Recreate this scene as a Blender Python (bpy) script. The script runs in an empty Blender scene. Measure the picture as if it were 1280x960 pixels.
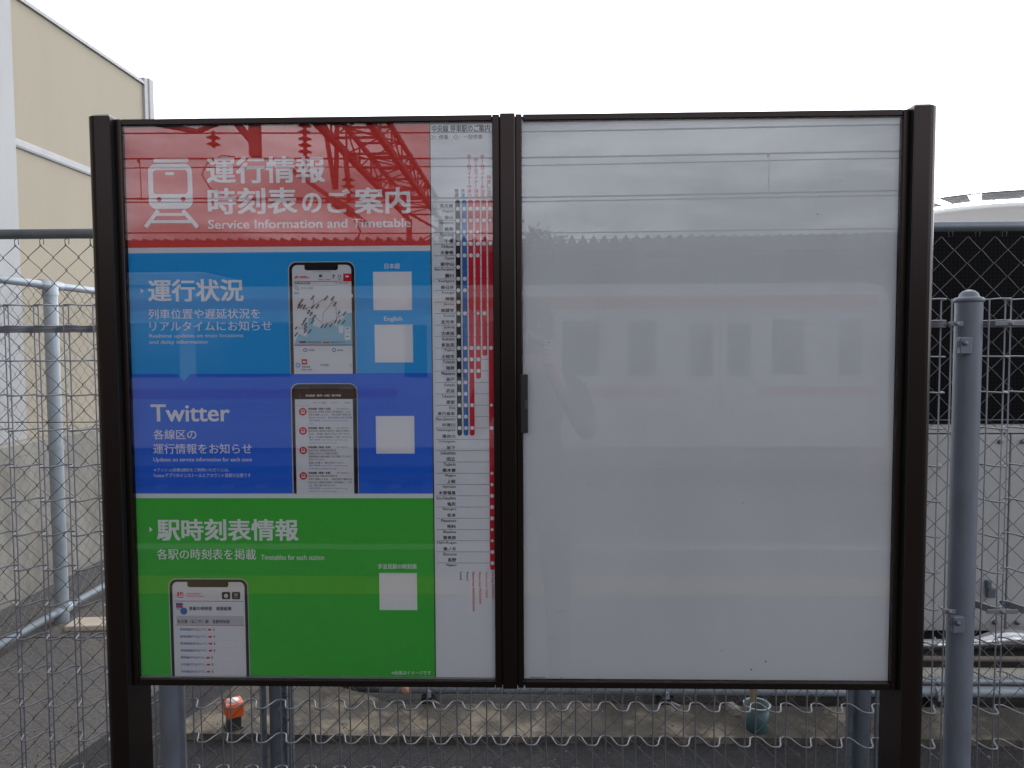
import bpy, math, random
from mathutils import Vector, Matrix
R = math.radians
random.seed(7)
C = bpy.context.scene.collection
SC = bpy.context.scene

# ------------------------------------------------------------------ camera, sky, sun, exposure
cam = bpy.data.cameras.new('camera')
cam_o = bpy.data.objects.new('camera', cam)
C.objects.link(cam_o)
cam.sensor_fit = 'HORIZONTAL'; cam.sensor_width = 36.0; cam.lens = 36.0 * 924 / 1280
cam.clip_start = 0.05; cam.clip_end = 3000
rot = Matrix.Rotation(0.0248, 3, 'Z') @ Matrix.Rotation(0.0049, 3, 'Y') @ Matrix.Rotation(-0.0518, 3, 'X')
rgt, fwd, upv = rot.col[0], rot.col[1], rot.col[2]
cam_o.matrix_world = Matrix(((rgt[0], upv[0], -fwd[0], 0.0409), (rgt[1], upv[1], -fwd[1], -1.3558), (rgt[2], upv[2], -fwd[2], 1.5501), (0, 0, 0, 1)))
SC.camera = cam_o
SC.cycles.use_adaptive_sampling = False
SC.view_settings.view_transform = 'Standard'; SC.view_settings.look = 'None'
SC.view_settings.exposure = 0.5; SC.view_settings.gamma = 1.0; SC.view_settings.use_curve_mapping = False

SUN_EL, SUN_AZ = 48.0, 28.0          # azimuth measured from +Y towards +X
sd = Vector((math.sin(R(SUN_AZ)) * math.cos(R(SUN_EL)), math.cos(R(SUN_AZ)) * math.cos(R(SUN_EL)), math.sin(R(SUN_EL))))
world = bpy.data.worlds.new('World'); SC.world = world; world.use_nodes = True
nt = world.node_tree; nt.nodes.clear()
def N(tree, t, **kw):
    n = tree.nodes.new(t)
    for k, v in kw.items():
        if k.startswith('i_'):
            n.inputs[int(k[2:]) if k[2:].isdigit() else k[2:]].default_value = v
        else:
            setattr(n, k, v)
    return n
def math_n(tree, op, a, b=None, clamp=False):
    n = tree.nodes.new('ShaderNodeMath'); n.operation = op; n.use_clamp = clamp
    for i, v in enumerate((a, b)):
        if v is None: continue
        if isinstance(v, (int, float)): n.inputs[i].default_value = v
        else: tree.links.new(v, n.inputs[i])
    return n.outputs[0]
L = nt.links.new
sky = N(nt, 'ShaderNodeTexSky', sky_type='NISHITA', sun_disc=False, sun_elevation=R(SUN_EL), sun_rotation=R(SUN_AZ))
tc = N(nt, 'ShaderNodeTexCoord')
mp = N(nt, 'ShaderNodeMapping'); mp.inputs['Scale'].default_value = (1, 1, 3.2); L(tc.outputs['Generated'], mp.inputs['Vector'])
nz = N(nt, 'ShaderNodeTexNoise', i_Scale=3.6, i_Detail=7.0, i_Roughness=0.55); L(mp.outputs[0], nz.inputs['Vector'])
dot = N(nt, 'ShaderNodeVectorMath', operation='DOT_PRODUCT'); L(tc.outputs['Generated'], dot.inputs[0])
dot.inputs[1].default_value = (0.29, 0.93, 0.22)
toward = math_n(nt, 'MULTIPLY_ADD', dot.outputs['Value'], 0.5); nt.nodes[-1].inputs[2].default_value = 0.5
toward = math_n(nt, 'POWER', toward, 1.6)
lum = math_n(nt, 'MULTIPLY_ADD', toward, 16.0); nt.nodes[-1].inputs[2].default_value = 9.6
var = N(nt, 'ShaderNodeMapRange', i_1=0.40, i_2=0.64, i_3=0.62, i_4=1.85); L(nz.outputs['Fac'], var.inputs[0])
lum = math_n(nt, 'MULTIPLY', lum, var.outputs[0])
sep = N(nt, 'ShaderNodeSeparateXYZ'); L(tc.outputs['Generated'], sep.inputs[0])
el = N(nt, 'ShaderNodeMapRange', i_1=0.24, i_2=0.62, i_3=1.0, i_4=0.30); L(sep.outputs['Z'], el.inputs[0])      # overhead sky dimmed, added to lower the light on the board
lum = math_n(nt, 'MULTIPLY', lum, el.outputs[0])
cc = N(nt, 'ShaderNodeMix', data_type='RGBA', blend_type='MULTIPLY'); cc.inputs['Factor'].default_value = 1.0
cc.inputs[6].default_value = (0.955, 0.985, 1.04, 1); L(lum, cc.inputs[7])
mx = N(nt, 'ShaderNodeMix', data_type='RGBA'); mx.inputs['Factor'].default_value = 0.9
L(sky.outputs[0], mx.inputs[6]); L(cc.outputs[2], mx.inputs[7])
bg = N(nt, 'ShaderNodeBackground', i_Strength=0.12); L(mx.outputs[2], bg.inputs['Color'])
wo = N(nt, 'ShaderNodeOutputWorld'); L(bg.outputs[0], wo.inputs['Surface'])

sun = bpy.data.lights.new('sun', 'SUN'); sun.energy = 0.6; sun.angle = R(12); sun.color = (1.0, 0.96, 0.9)
sun_o = bpy.data.objects.new('sun', sun); C.objects.link(sun_o)
sun_o.rotation_euler = (-sd).to_track_quat('-Z', 'Y').to_euler()

# ------------------------------------------------------------------ materials
def mat(name, col, rough=0.6, metal=0.0, var=0.0, vscale=8.0, bump=0.0, bscale=60.0, spec=0.5, stretch=(1, 1, 1), col2=None, c2scale=3.0, c2lo=0.5, c2hi=0.62):
    m = bpy.data.materials.new(name); m.use_nodes = True
    t = m.node_tree; b = t.nodes['Principled BSDF']
    b.inputs['Base Color'].default_value = (*col, 1); b.inputs['Roughness'].default_value = rough
    b.inputs['Metallic'].default_value = metal; b.inputs['Specular IOR Level'].default_value = spec
    if var or bump or col2:
        co = N(t, 'ShaderNodeTexCoord'); mp = N(t, 'ShaderNodeMapping'); mp.inputs['Scale'].default_value = stretch
        t.links.new(co.outputs['Object'], mp.inputs['Vector'])
        base = None
        if col2:
            n2 = N(t, 'ShaderNodeTexNoise', i_Scale=c2scale, i_Detail=6.0, i_Roughness=0.6); t.links.new(mp.outputs[0], n2.inputs['Vector'])
            mr = N(t, 'ShaderNodeMapRange', i_1=c2lo, i_2=c2hi); t.links.new(n2.outputs['Fac'], mr.inputs[0])
            mm = N(t, 'ShaderNodeMix', data_type='RGBA'); mm.inputs[6].default_value = (*col, 1); mm.inputs[7].default_value = (*col2, 1)
            t.links.new(mr.outputs[0], mm.inputs[0]); base = mm.outputs[2]
        if var:
            n1 = N(t, 'ShaderNodeTexNoise', i_Scale=vscale, i_Detail=8.0, i_Roughness=0.65); t.links.new(mp.outputs[0], n1.inputs['Vector'])
            mr = N(t, 'ShaderNodeMapRange', i_1=0.3, i_2=0.7, i_3=1 - var, i_4=1 + var); t.links.new(n1.outputs['Fac'], mr.inputs[0])
            mm = N(t, 'ShaderNodeMix', data_type='RGBA', blend_type='MULTIPLY'); mm.inputs[0].default_value = 1.0
            if base is not None: t.links.new(base, mm.inputs[6])
            else: mm.inputs[6].default_value = (*col, 1)
            t.links.new(mr.outputs[0], mm.inputs[7]); base = mm.outputs[2]
        if base is not None: t.links.new(base, b.inputs['Base Color'])
        if bump:
            n3 = N(t, 'ShaderNodeTexNoise', i_Scale=bscale, i_Detail=5.0, i_Roughness=0.6); t.links.new(mp.outputs[0], n3.inputs['Vector'])
            bp = N(t, 'ShaderNodeBump', i_Strength=bump, i_Distance=0.02); t.links.new(n3.outputs['Fac'], bp.inputs['Height'])
            t.links.new(bp.outputs[0], b.inputs['Normal'])
    return m
def flat(name, col, rough=0.7):
    return mat(name, col, rough, spec=0.2)
def glass_mat(name, k):
    m = bpy.data.materials.new(name); m.use_nodes = True
    t = m.node_tree; t.nodes.clear()
    o = N(t, 'ShaderNodeOutputMaterial'); mxs = N(t, 'ShaderNodeMixShader')
    tr = N(t, 'ShaderNodeBsdfTransparent'); tr.inputs[0].default_value = (0.985, 0.985, 0.99, 1)
    gl = N(t, 'ShaderNodeBsdfGlossy'); gl.inputs['Roughness'].default_value = 0.0; gl.inputs[0].default_value = (1, 1, 1, 1)
    fr = N(t, 'ShaderNodeFresnel', i_IOR=1.5)
    f = math_n(t, 'MULTIPLY', fr.outputs[0], k, True)
    t.links.new(f, mxs.inputs[0]); t.links.new(tr.outputs[0], mxs.inputs[1]); t.links.new(gl.outputs[0], mxs.inputs[2])
    t.links.new(mxs.outputs[0], o.inputs['Surface'])
    return m
M = {}
M['glass'] = glass_mat('clear_glass', 0.95); M['glass_low'] = glass_mat('low_glare_glass', 0.80)
M['bronze'] = mat('dark_bronze_aluminium', (0.0040, 0.0023, 0.0020), 0.27, 0.0, spec=0.34, var=0.12, vscale=14, stretch=(1, 1, .15))
M['bronze'].node_tree.nodes['Principled BSDF'].inputs['Specular Tint'].default_value = (1.0, 0.80, 0.78, 1)
M['black_plastic'] = mat('black_plastic', (0.008, 0.008, 0.009), 0.4)
M['panel_white'] = mat('painted_panel', (0.60, 0.617, 0.648), 0.5, var=0.02, vscale=2.2, col2=(0.57, 0.583, 0.61), c2scale=2.0)
M['paper'] = flat('poster_white', (0.78, 0.77, 0.81)); M['ink_white'] = flat('ink_white', (0.80, 0.79, 0.82))
M['chart_paper'] = flat('chart_paper', (0.74, 0.75, 0.80))
M['ink_red'] = flat('ink_red', (0.68, 0.045, 0.035)); M['ink_sky'] = flat('ink_sky_blue', (0.02, 0.36, 0.80))
M['ink_blue'] = flat('ink_deep_blue', (0.018, 0.145, 0.74)); M['ink_green'] = flat('ink_green', (0.028, 0.47, 0.030))
M['ink_black'] = flat('ink_black', (0.012, 0.012, 0.014)); M['ink_grey'] = flat('ink_grey', (0.30, 0.30, 0.33))
M['ink_line'] = flat('ink_line_grey', (0.10, 0.10, 0.11)); M['ink_crimson'] = flat('ink_crimson', (0.62, 0.015, 0.035))
M['ink_navy'] = flat('ink_navy', (0.03, 0.15, 0.45)); M['ink_sea'] = flat('ink_sea_blue', (0.30, 0.52, 0.66))
M['ink_maroon'] = flat('ink_maroon', (0.22, 0.01, 0.02)); M['ink_silver'] = flat('ink_silver', (0.52, 0.52, 0.55))
M['ink_text_blue'] = flat('ink_text_blue', (0.10, 0.17, 0.42)); M['ink_pale'] = flat('ink_pale_grey', (0.72, 0.72, 0.76))
M['ink_dark_grey'] = flat('ink_dark_grey', (0.035, 0.033, 0.035)); M['ink_orange'] = flat('ink_orange', (0.6, 0.12, 0.05))
M['blue_grey_steel'] = mat('blue_grey_steel', (0.130, 0.146, 0.185), 0.5, 0.1, var=0.14, vscale=11, col2=(0.105, 0.11, 0.125), c2scale=7, c2lo=.55, c2hi=.7, bump=0.06, bscale=90, stretch=(1, 1, .4))
M['mesh_wire'] = mat('coated_mesh_wire', (0.17, 0.175, 0.20), 0.42, 0.1, var=0.12, vscale=30)
M['fence_steel'] = mat('aged_fence_steel', (0.115, 0.135, 0.165), 0.45, 0.3, var=0.18, vscale=12, stretch=(1, 1, .5))
M['chain_wire'] = mat('dark_chain_wire', (0.062, 0.062, 0.068), 0.5, 0.3, var=0.25, vscale=20)
M['galv'] = mat('galvanised_steel', (0.31, 0.35, 0.39), 0.38, 0.25, var=0.15, vscale=14)
M['side_wire'] = mat('galvanised_wire', (0.26, 0.27, 0.27), 0.5, 0.3, var=0.2, vscale=20)
M['asphalt'] = mat('asphalt', (0.115, 0.108, 0.105), 0.92, var=0.45, vscale=55, bump=0.7, bscale=150, col2=(0.15, 0.135, 0.12), c2scale=2.6, c2lo=.45, c2hi=.7)
M['dark_asphalt'] = mat('dark_asphalt', (0.030, 0.0285, 0.031), 0.92, var=0.55, vscale=70, bump=0.8, bscale=160, col2=(0.042, 0.039, 0.038), c2scale=6)
M['concrete'] = mat('stained_concrete', (0.075, 0.065, 0.052), 0.9, var=0.38, vscale=9, bump=0.4, bscale=80, col2=(0.21, 0.175, 0.13), c2scale=4.2, c2lo=.52, c2hi=.62)
M['gap_shade'] = mat('painted_gap_shade', (0.016, 0.014, 0.012), 0.95, var=0.4, vscale=20, bump=0.5, bscale=50)
M['wall_concrete'] = mat('wall_concrete', (0.27, 0.255, 0.225), 0.9, var=0.2, vscale=4, bump=0.25, bscale=40, col2=(0.17, 0.155, 0.13), c2scale=2.2, c2lo=.5, c2hi=.7, stretch=(1, 1, .45))
M['stucco'] = mat('beige_wall_panel', (0.365, 0.322, 0.25), 0.85, var=0.03, vscale=3, bump=0.06, bscale=120, stretch=(1, 1, .25))
M['trim_white'] = mat('pale_trim', (0.37, 0.37, 0.375), 0.6, var=0.06, vscale=4, stretch=(1, 1, .3))
M['trim_grey'] = mat('grey_metal_trim', (0.33, 0.33, 0.34), 0.5, 0.2, var=0.1)
M['cabinet_grey'] = mat('cabinet_paint', (0.40, 0.395, 0.40), 0.6, var=0.07, vscale=3, col2=(0.35, 0.34, 0.33), c2scale=1.4)
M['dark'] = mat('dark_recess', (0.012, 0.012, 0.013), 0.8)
M['tank'] = mat('tank_paint', (0.80, 0.79, 0.78), 0.6, var=0.05, vscale=.5)
M['tank_rail'] = mat('tank_rail_steel', (0.22, 0.21, 0.21), 0.5, 0.2)
M['pipe_grey'] = mat('blue_grey_pipe', (0.23, 0.26, 0.30), 0.42, 0.1, var=0.2, vscale=7, stretch=(.6, 1, 1))
M['pipe_pink'] = mat('salmon_pipe_tape', (0.62, 0.30, 0.22), 0.6)
M['silver_foil'] = mat('silver_lagging', (0.72, 0.72, 0.74), 0.22, 0.9, var=0.08, vscale=10, bump=0.12, bscale=14)
M['pipe_brown'] = mat('brown_pipe', (0.16, 0.135, 0.11), 0.7, var=0.2)
M['conduit'] = mat('beige_conduit', (0.40, 0.38, 0.33), 0.6, var=0.1)
M['rubber'] = mat('black_hose', (0.03, 0.03, 0.033), 0.5, var=0.2)
M['orange'] = mat('orange_plastic', (0.62, 0.10, 0.018), 0.45, var=0.12, vscale=20)
M['bucket'] = mat('teal_bucket', (0.05, 0.105, 0.115), 0.45, var=0.18, vscale=10)
M['bucket_rim'] = mat('pale_bucket_rim', (0.45, 0.52, 0.52), 0.4)
M['bamboo'] = mat('pale_wood_handle', (0.44, 0.36, 0.20), 0.6, var=0.15, vscale=12, stretch=(1, 1, .1))
M['plank'] = mat('weathered_plank', (0.50, 0.41, 0.34), 0.8, var=0.12, vscale=6)
M['plank_brown'] = mat('brown_timber', (0.16, 0.095, 0.055), 0.85, var=0.25, vscale=9)
M['grit_pale'] = flat('grit_pale', (0.26, 0.25, 0.24)); M['grit_mid'] = flat('grit_mid', (0.13, 0.125, 0.12)); M['grit_dark'] = flat('grit_dark', (0.04, 0.04, 0.04)); M['grit_brown'] = flat('dry_leaf_brown', (0.12, 0.075, 0.04))
M['litter'] = mat('white_scrap', (0.7, 0.7, 0.68), 0.7)

def net_mat():
    m = bpy.data.materials.new('black_net'); m.use_nodes = True
    t = m.node_tree; b = t.nodes['Principled BSDF']; b.inputs['Roughness'].default_value = 0.8
    co = N(t, 'ShaderNodeTexCoord'); mp = N(t, 'ShaderNodeMapping'); mp.inputs['Rotation'].default_value = (0, R(45), 0)
    t.links.new(co.outputs['Object'], mp.inputs['Vector'])
    ck = N(t, 'ShaderNodeTexChecker', i_Scale=75.0); ck.inputs[1].default_value = (0.006, 0.006, 0.0075, 1); ck.inputs[2].default_value = (0.0018, 0.0018, 0.0025, 1); b.inputs['Specular IOR Level'].default_value = 0.1
    t.links.new(mp.outputs[0], ck.inputs[0]); t.links.new(ck.outputs[0], b.inputs['Base Color'])
    return m
M['net'] = net_mat()

# ------------------------------------------------------------------ mesh collecting helpers
class MB:
    def __init__(s): s.v, s.f, s.m, s.mats, s.smooth = [], [], [], [], []
    def slot(s, mt):
        if mt not in s.mats: s.mats.append(mt)
        return s.mats.index(mt)
    def add(s, vs, fs, mt, smooth=False):
        k = len(s.v); i = s.slot(mt); s.v += [tuple(p) for p in vs]
        for f in fs: s.f.append([k + a for a in f]); s.m.append(i); s.smooth.append(smooth)
        return s
    def box(s, a, b, mt, rz=0.0, bev=0.0):
        cx, cy, cz = ((a[i] + b[i]) / 2 for i in range(3)); hx, hy, hz = ((b[i] - a[i]) / 2 for i in range(3))
        c, sn = math.cos(rz), math.sin(rz)
        if bev:
            vs, fs = [], []
            e = min(bev, hx * .99, hy * .99, hz * .99)
            for sx in (-1, 1):
                for sy in (-1, 1):
                    for sz in (-1, 1):
                        vs += [(sx * hx, sy * (hy - e), sz * (hz - e)), (sx * (hx - e), sy * hy, sz * (hz - e)), (sx * (hx - e), sy * (hy - e), sz * hz)]
            idx = lambda sx, sy, sz, k: (((sx > 0) * 2 + (sy > 0)) * 2 + (sz > 0)) * 3 + k
            for k in range(3):
                u, w = [(1, 2), (0, 2), (0, 1)][k]
                for sg in (-1, 1):
                    q = []
                    for (p, r) in ((-1, -1), (1, -1), (1, 1), (-1, 1)):
                        t = [0, 0, 0]; t[k] = sg; t[u] = p; t[w] = r; q.append(idx(*t, k))
                    fs.append(q if (sg > 0) ^ (k == 1) else q[::-1])
            for k in range(3):
                u, w = [(1, 2), (0, 2), (0, 1)][k]
                for p in (-1, 1):
                    for r in (-1, 1):
                        q = []
                        for sg, kk in ((-1, u), (1, u), (1, w), (-1, w)):
                            t = [0, 0, 0]; t[k] = sg; t[u] = p; t[w] = r; q.append(idx(*t, kk))
                        fs.append(q)
            for sx in (-1, 1):
                for sy in (-1, 1):
                    for sz in (-1, 1): fs.append([idx(sx, sy, sz, k) for k in range(3)])
        else:
            vs = [(x * hx, y * hy, z * hz) for x in (-1, 1) for y in (-1, 1) for z in (-1, 1)]
            fs = [(0, 1, 3, 2), (4, 6, 7, 5), (0, 4, 5, 1), (2, 3, 7, 6), (0, 2, 6, 4), (1, 5, 7, 3)]
        vs = [(cx + x * c - y * sn, cy + x * sn + y * c, cz + z) for x, y, z in vs]
        return s.add(vs, fs, mt)
    def tube(s, pts, r, mt, n=6, caps=True, rs=None, smooth=True):
        pts = [Vector(p) for p in pts]; vs, fs = [], []
        ref = None
        for i, p in enumerate(pts):
            a = pts[i] - pts[i - 1] if i else pts[1] - pts[0]
            b = pts[i + 1] - pts[i] if i < len(pts) - 1 else a
            d = (a.normalized() + b.normalized())
            d = d.normalized() if d.length > 1e-6 else a.normalized()
            if ref is None:
                ref = Vector((0, 1, 0)) if abs(d.y) < .9 else Vector((1, 0, 0))
            u = d.cross(ref).normalized(); w = d.cross(u)
            rr = rs[i] if rs else r
            for k in range(n):
                an = 2 * math.pi * k / n
                vs.append(p + (u * math.cos(an) + w * math.sin(an)) * rr)
        for i in range(len(pts) - 1):
            for k in range(n):
                fs.append((i * n + k, (i + 1) * n + k, (i + 1) * n + (k + 1) % n, i * n + (k + 1) % n))
        if caps: fs += [tuple(range(n)), tuple((len(pts) - 1) * n + k for k in range(n))[::-1]]
        return s.add(vs, fs, mt, smooth)
    def lathe(s, prof, c, mt, n=24, smooth=True):
        vs, fs = [], []
        for r, z in prof:
            for k in range(n):
                a = 2 * math.pi * k / n; vs.append((c[0] + r * math.cos(a), c[1] + r * math.sin(a), c[2] + z))
        for i in range(len(prof) - 1):
            for k in range(n):
                fs.append((i * n + k, i * n + (k + 1) % n, (i + 1) * n + (k + 1) % n, (i + 1) * n + k))
        return s.add(vs, fs, mt, smooth)
    def prism(s, poly, axis, a, b, mt, smooth=False):      # poly in the two other axes
        n = len(poly)
        def P(p, t): q = list(p); q.insert(axis, t); return q
        vs = [P(p, a) for p in poly] + [P(p, b) for p in poly]
        fs = [(i, (i + 1) % n, n + (i + 1) % n, n + i) for i in range(n)] + [tuple(range(n))[::-1], tuple(n + i for i in range(n))]
        return s.add(vs, fs, mt, smooth)
    # printed shapes: flat in x-z, lying at depth layer l in front of the backing
    def poly(s, pts, l, mt): return s.add([(x, LY(l), z) for x, z in pts], [tuple(range(len(pts)))], mt)
    def rect(s, x0, z0, x1, z1, l, mt): return s.poly([(x0, z0), (x1, z0), (x1, z1), (x0, z1)], l, mt)
    def rrect(s, x0, z0, x1, z1, r, l, mt, corners='1234'):
        pts = []
        for k, (cx, cz, a0) in enumerate(((x1 - r, z1 - r, 0), (x0 + r, z1 - r, 90), (x0 + r, z0 + r, 180), (x1 - r, z0 + r, 270))):
            if str(k + 1) in corners: pts += [(cx + r * math.cos(R(a0 + 15 * i)), cz + r * math.sin(R(a0 + 15 * i))) for i in range(7)]
            else: pts.append(((x1, z1), (x0, z1), (x0, z0), (x1, z0))[k])
        return s.poly(pts, l, mt)
    def disc(s, x, z, r, l, mt, n=20): return s.poly([(x + r * math.cos(2 * math.pi * i / n), z + r * math.sin(2 * math.pi * i / n)) for i in range(n)], l, mt)
    def ring(s, x, z, r0, r1, l, mt, n=20):
        vs = [(x + r * math.cos(2 * math.pi * i / n), LY(l), z + r * math.sin(2 * math.pi * i / n)) for r in (r0, r1) for i in range(n)]
        return s.add(vs, [(i, (i + 1) % n, n + (i + 1) % n, n + i) for i in range(n)], mt)
    def line(s, a, b, w, l, mt):
        d = Vector((b[0] - a[0], b[1] - a[1])).normalized() * (w / 2); p = (-d.y, d.x)
        return s.poly([(a[0] + p[0], a[1] + p[1]), (b[0] + p[0], b[1] + p[1]), (b[0] - p[0], b[1] - p[1]), (a[0] - p[0], a[1] - p[1])], l, mt)
    def text(s, body, x0, z0, x1, z1, l, mt, bold=0.0, rot=0, shear=0.0):
        vs, fs = glyphs(body)
        ax0, ax1 = min(v[0] for v in vs), max(v[0] for v in vs); ay0, ay1 = min(v[1] for v in vs), max(v[1] for v in vs)
        if bold:
            k = bold; offs = [(0, 0), (k, k * .6), (-k, k * .6), (k, -k * .6), (-k, -k * .6)] if bold > .012 else [(-k, 0), (k, 0)]
        else: offs = [(0, 0)]
        W, H = ax1 - ax0 + 2 * bold, ay1 - ay0 + 1.2 * bold
        for j, (ox, oy) in enumerate(offs):
            out = []
            for x, y in vs:
                u, v = (x + ox - ax0 + bold) / W, (y + oy - ay0 + .6 * bold) / H
                if rot == 0: out.append((x0 + u * (x1 - x0), LY(l) - j * 1.5e-5, z0 + v * (z1 - z0)))
                else: out.append((x0 + v * (x1 - x0), LY(l) - j * 1.5e-5, z1 - u * (z1 - z0)))
            s.add(out, fs, mt)
        return s
    def build(s, name, parent=None, loc=None):
        me = bpy.data.meshes.new(name)
        org = Vector(loc) if loc else Vector((0, 0, 0))
        if parent is not None: org = Vector(parent['base'])
        if parent is None and loc is None and s.v:
            lo = [min(v[i] for v in s.v) for i in range(3)]; hi = [max(v[i] for v in s.v) for i in range(3)]
            org = Vector(((lo[0] + hi[0]) / 2, (lo[1] + hi[1]) / 2, lo[2]))
        me.from_pydata([(v[0] - org.x, v[1] - org.y, v[2] - org.z) for v in s.v], [], s.f)
        for mt in s.mats: me.materials.append(M[mt])
        me.polygons.foreach_set('material_index', s.m); me.polygons.foreach_set('use_smooth', s.smooth)
        me.update()
        o = bpy.data.objects.new(name, me); C.objects.link(o)
        if parent is None: o.location = org
        else: o.parent = parent
        o['base'] = list(org)
        return o
def LY(l): return 0.0046 - 0.00022 * l
_gl = {}
def glyphs(body):
    if body not in _gl:
        c = bpy.data.curves.new('lettering', 'FONT'); c.body = body; c.size = 1.0; c.resolution_u = 3
        o = bpy.data.objects.new('lettering', c); C.objects.link(o)
        me = bpy.data.meshes.new_from_object(o.evaluated_get(bpy.context.evaluated_depsgraph_get()))
        _gl[body] = ([(v.co.x, v.co.y) for v in me.vertices], [tuple(p.vertices) for p in me.polygons])
        bpy.data.objects.remove(o); bpy.data.curves.remove(c); bpy.data.meshes.remove(me)
    return _gl[body]
def thing(name, label, cat, base, group=None):
    o = bpy.data.objects.new(name, None); C.objects.link(o); o.location = base; o['base'] = list(base)
    o.empty_display_size = .1
    return tag(o, label, cat, group)
def tag(o, label, cat, group=None):
    o['label'] = label; o['category'] = cat
    if group: o['group'] = group
    return o
def struct(o): o['kind'] = 'structure'; return o

# ------------------------------------------------------------------ ground
EDGE = -4.34
g = MB(); g.add([(-600, EDGE, 0), (600, EDGE, 0), (600, 1500, 0), (-600, 1500, 0)], [(0, 1, 2, 3)], 'asphalt'); struct(g.build('ground', loc=(0, 0, 0)))
da = MB(); da.prism([(-1.72, -.6), (4.5, -.6), (4.5, 1.6), (1, 1.6), (-1.2, 1.6), (-1.25, 2.3), (-1.62, 2.2), (-1.66, 1.5), (-1.76, .9)], 2, -.02, .005, 'dark_asphalt'); struct(da.build('darker_asphalt_strip', loc=(0, 0, 0)))  # middle strip of the ground in a darker tone than the rest
tr_ = MB(); tr_.box((-.82, 1.60, -.01), (4.6, 3.5, .0045), 'gap_shade'); struct(tr_.build('gap_shade_ground', loc=(0, 0, 0)))  # near-black ground sheet, the shadow behind and under the pipes put into its colour
sl = MB()
sl.prism([(-1.405, 1.452), (-.9, 1.447), (-.35, 1.441), (.3, 1.448), (1.0, 1.452), (2.0, 1.45), (3.6, 1.455), (3.6, 1.715), (1.2, 1.705), (.2, 1.72), (-.55, 1.70), (-.75, 1.83), (-.8, 2.32), (-1.20, 2.32), (-1.285, 1.89), (-1.372, 1.57)], 2, -.02, .03, 'concrete')
struct(sl.build('concrete_pavement', loc=(0, 0, 0)))

# ------------------------------------------------------------------ notice board
PB, PW, PH, MU = 0.924, 0.677, 1.03, 0.0526       # pane bottom, width, height, mullion gap
ZT = PB + PH
board = thing('notice_board', 'wide dark bronze double notice board on two posts in front of the fences', 'notice board', (0, 0, 0))
for sx in (-1, 1):
    xi, xo = sx * .7165, sx * .760
    prof = [(xi, -.020), (sx * .744, -.020)] + [(sx * (.744 + .016 * math.sin(R(a))), -.020 + .016 * (1 - math.cos(R(a)))) for a in (20, 40, 60, 80, 90)] + [(xo, .048)] + [(sx * (.744 + .016 * math.cos(R(a))), .048 + .016 * math.sin(R(a))) for a in (30, 60, 90)] + [(xi, .064)]
    if sx > 0: prof = prof[::-1]
    p = MB(); p.prism(prof, 2, 0, ZT + .0135, 'bronze')
    c0 = Vector((sx * .738, .022))
    post = p.build('post', board)
    cp = MB(); n = len(prof)
    cpv = [(x, y, ZT + .0135) for x, y in prof] + [(c0.x + (x - c0.x) * .86, c0.y + (y - c0.y) * .86, ZT + .0175) for x, y in prof]
    cp.add(cpv, [(i, (i + 1) % n, n + (i + 1) % n, n + i) for i in range(n)] + [tuple(n + i for i in range(n))], 'bronze'); cp.build('post_cap', post)
    gv = MB(); gv.box((sx * .7165 - .0012, -.0195, PB - .012), (sx * .7165 + .0012, -.002, ZT + .011), 'black_plastic'); gv.build('post_groove', post)
mu = MB(); mu.box((-.0125, -.012, PB - .0125), (.0145, .05, ZT + .0118), 'bronze', bev=.0015)
mu.build('mullion', board)
bp_ = MB(); bp_.box((-.7155, .0058, PB - .0125), (.7155, .047, ZT + .0105), 'bronze'); bp_.build('back_panel', board)
for sx in (-1, 1):
    a, b = (MU / 2, MU / 2 + PW) if sx > 0 else (-MU / 2 - PW, -MU / 2)
    f = MB(); fy0, fy1 = -.0068, .0056
    inner = .0145 + .0012 if sx > 0 else -.0125 - .0012
    outer = sx * .7150
    sl_, sr_ = (inner, a) if sx > 0 else (outer, a)
    tl_, tr_ = (b, outer) if sx > 0 else (b, inner)
    f.box((sl_, fy0, PB - .0125), (sl_ + abs(a - sl_), fy1, ZT + .0112), 'bronze', bev=.001)
    f.box((tl_, fy0, PB - .0125), (tr_, fy1, ZT + .0112), 'bronze', bev=.001)
    g0 = .0028 if sx > 0 else .0008
    f.box((a + g0, fy0, ZT), (b - .0008, fy1, ZT + .0108), 'bronze', bev=.001)
    f.box((a + g0, fy0, PB - .0125), (b - .0008, fy1, PB), 'bronze', bev=.001)
    fr = f.build('door_frame', board)
    gp = MB(); gp.box((a - .003, -.0028, PB - .003), (b + .003, .0004, ZT + .003), 'glass' if sx < 0 else 'glass_low'); gp.build('glass_pane', fr)
    if sx < 0:
        sill = MB(); sill.box((a + .001, .0008, PB + .0001), (b - .001, .0043, PB + .0015), 'ink_grey'); sill.build('inner_sill', fr)
lt = MB(); lt.box((.0225, -.0108, 1.3907), (0.0362, -.0030, 1.4979), 'black_plastic', bev=.001)
lt.box((0.0295, -.0130, 1.4337), (0.0347, -.0100, 1.4499), 'rubber', bev=.001)
lt.build('door_latch', board)
pn = MB(); pn.box((MU / 2 + .0008, .0044, PB + .0008), (MU / 2 + PW - .0008, .0056, ZT - .0008), 'panel_white')
wp = pn.build('blank_panel', board); wp['label'] = 'blank pale grey panel in the right half'
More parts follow.
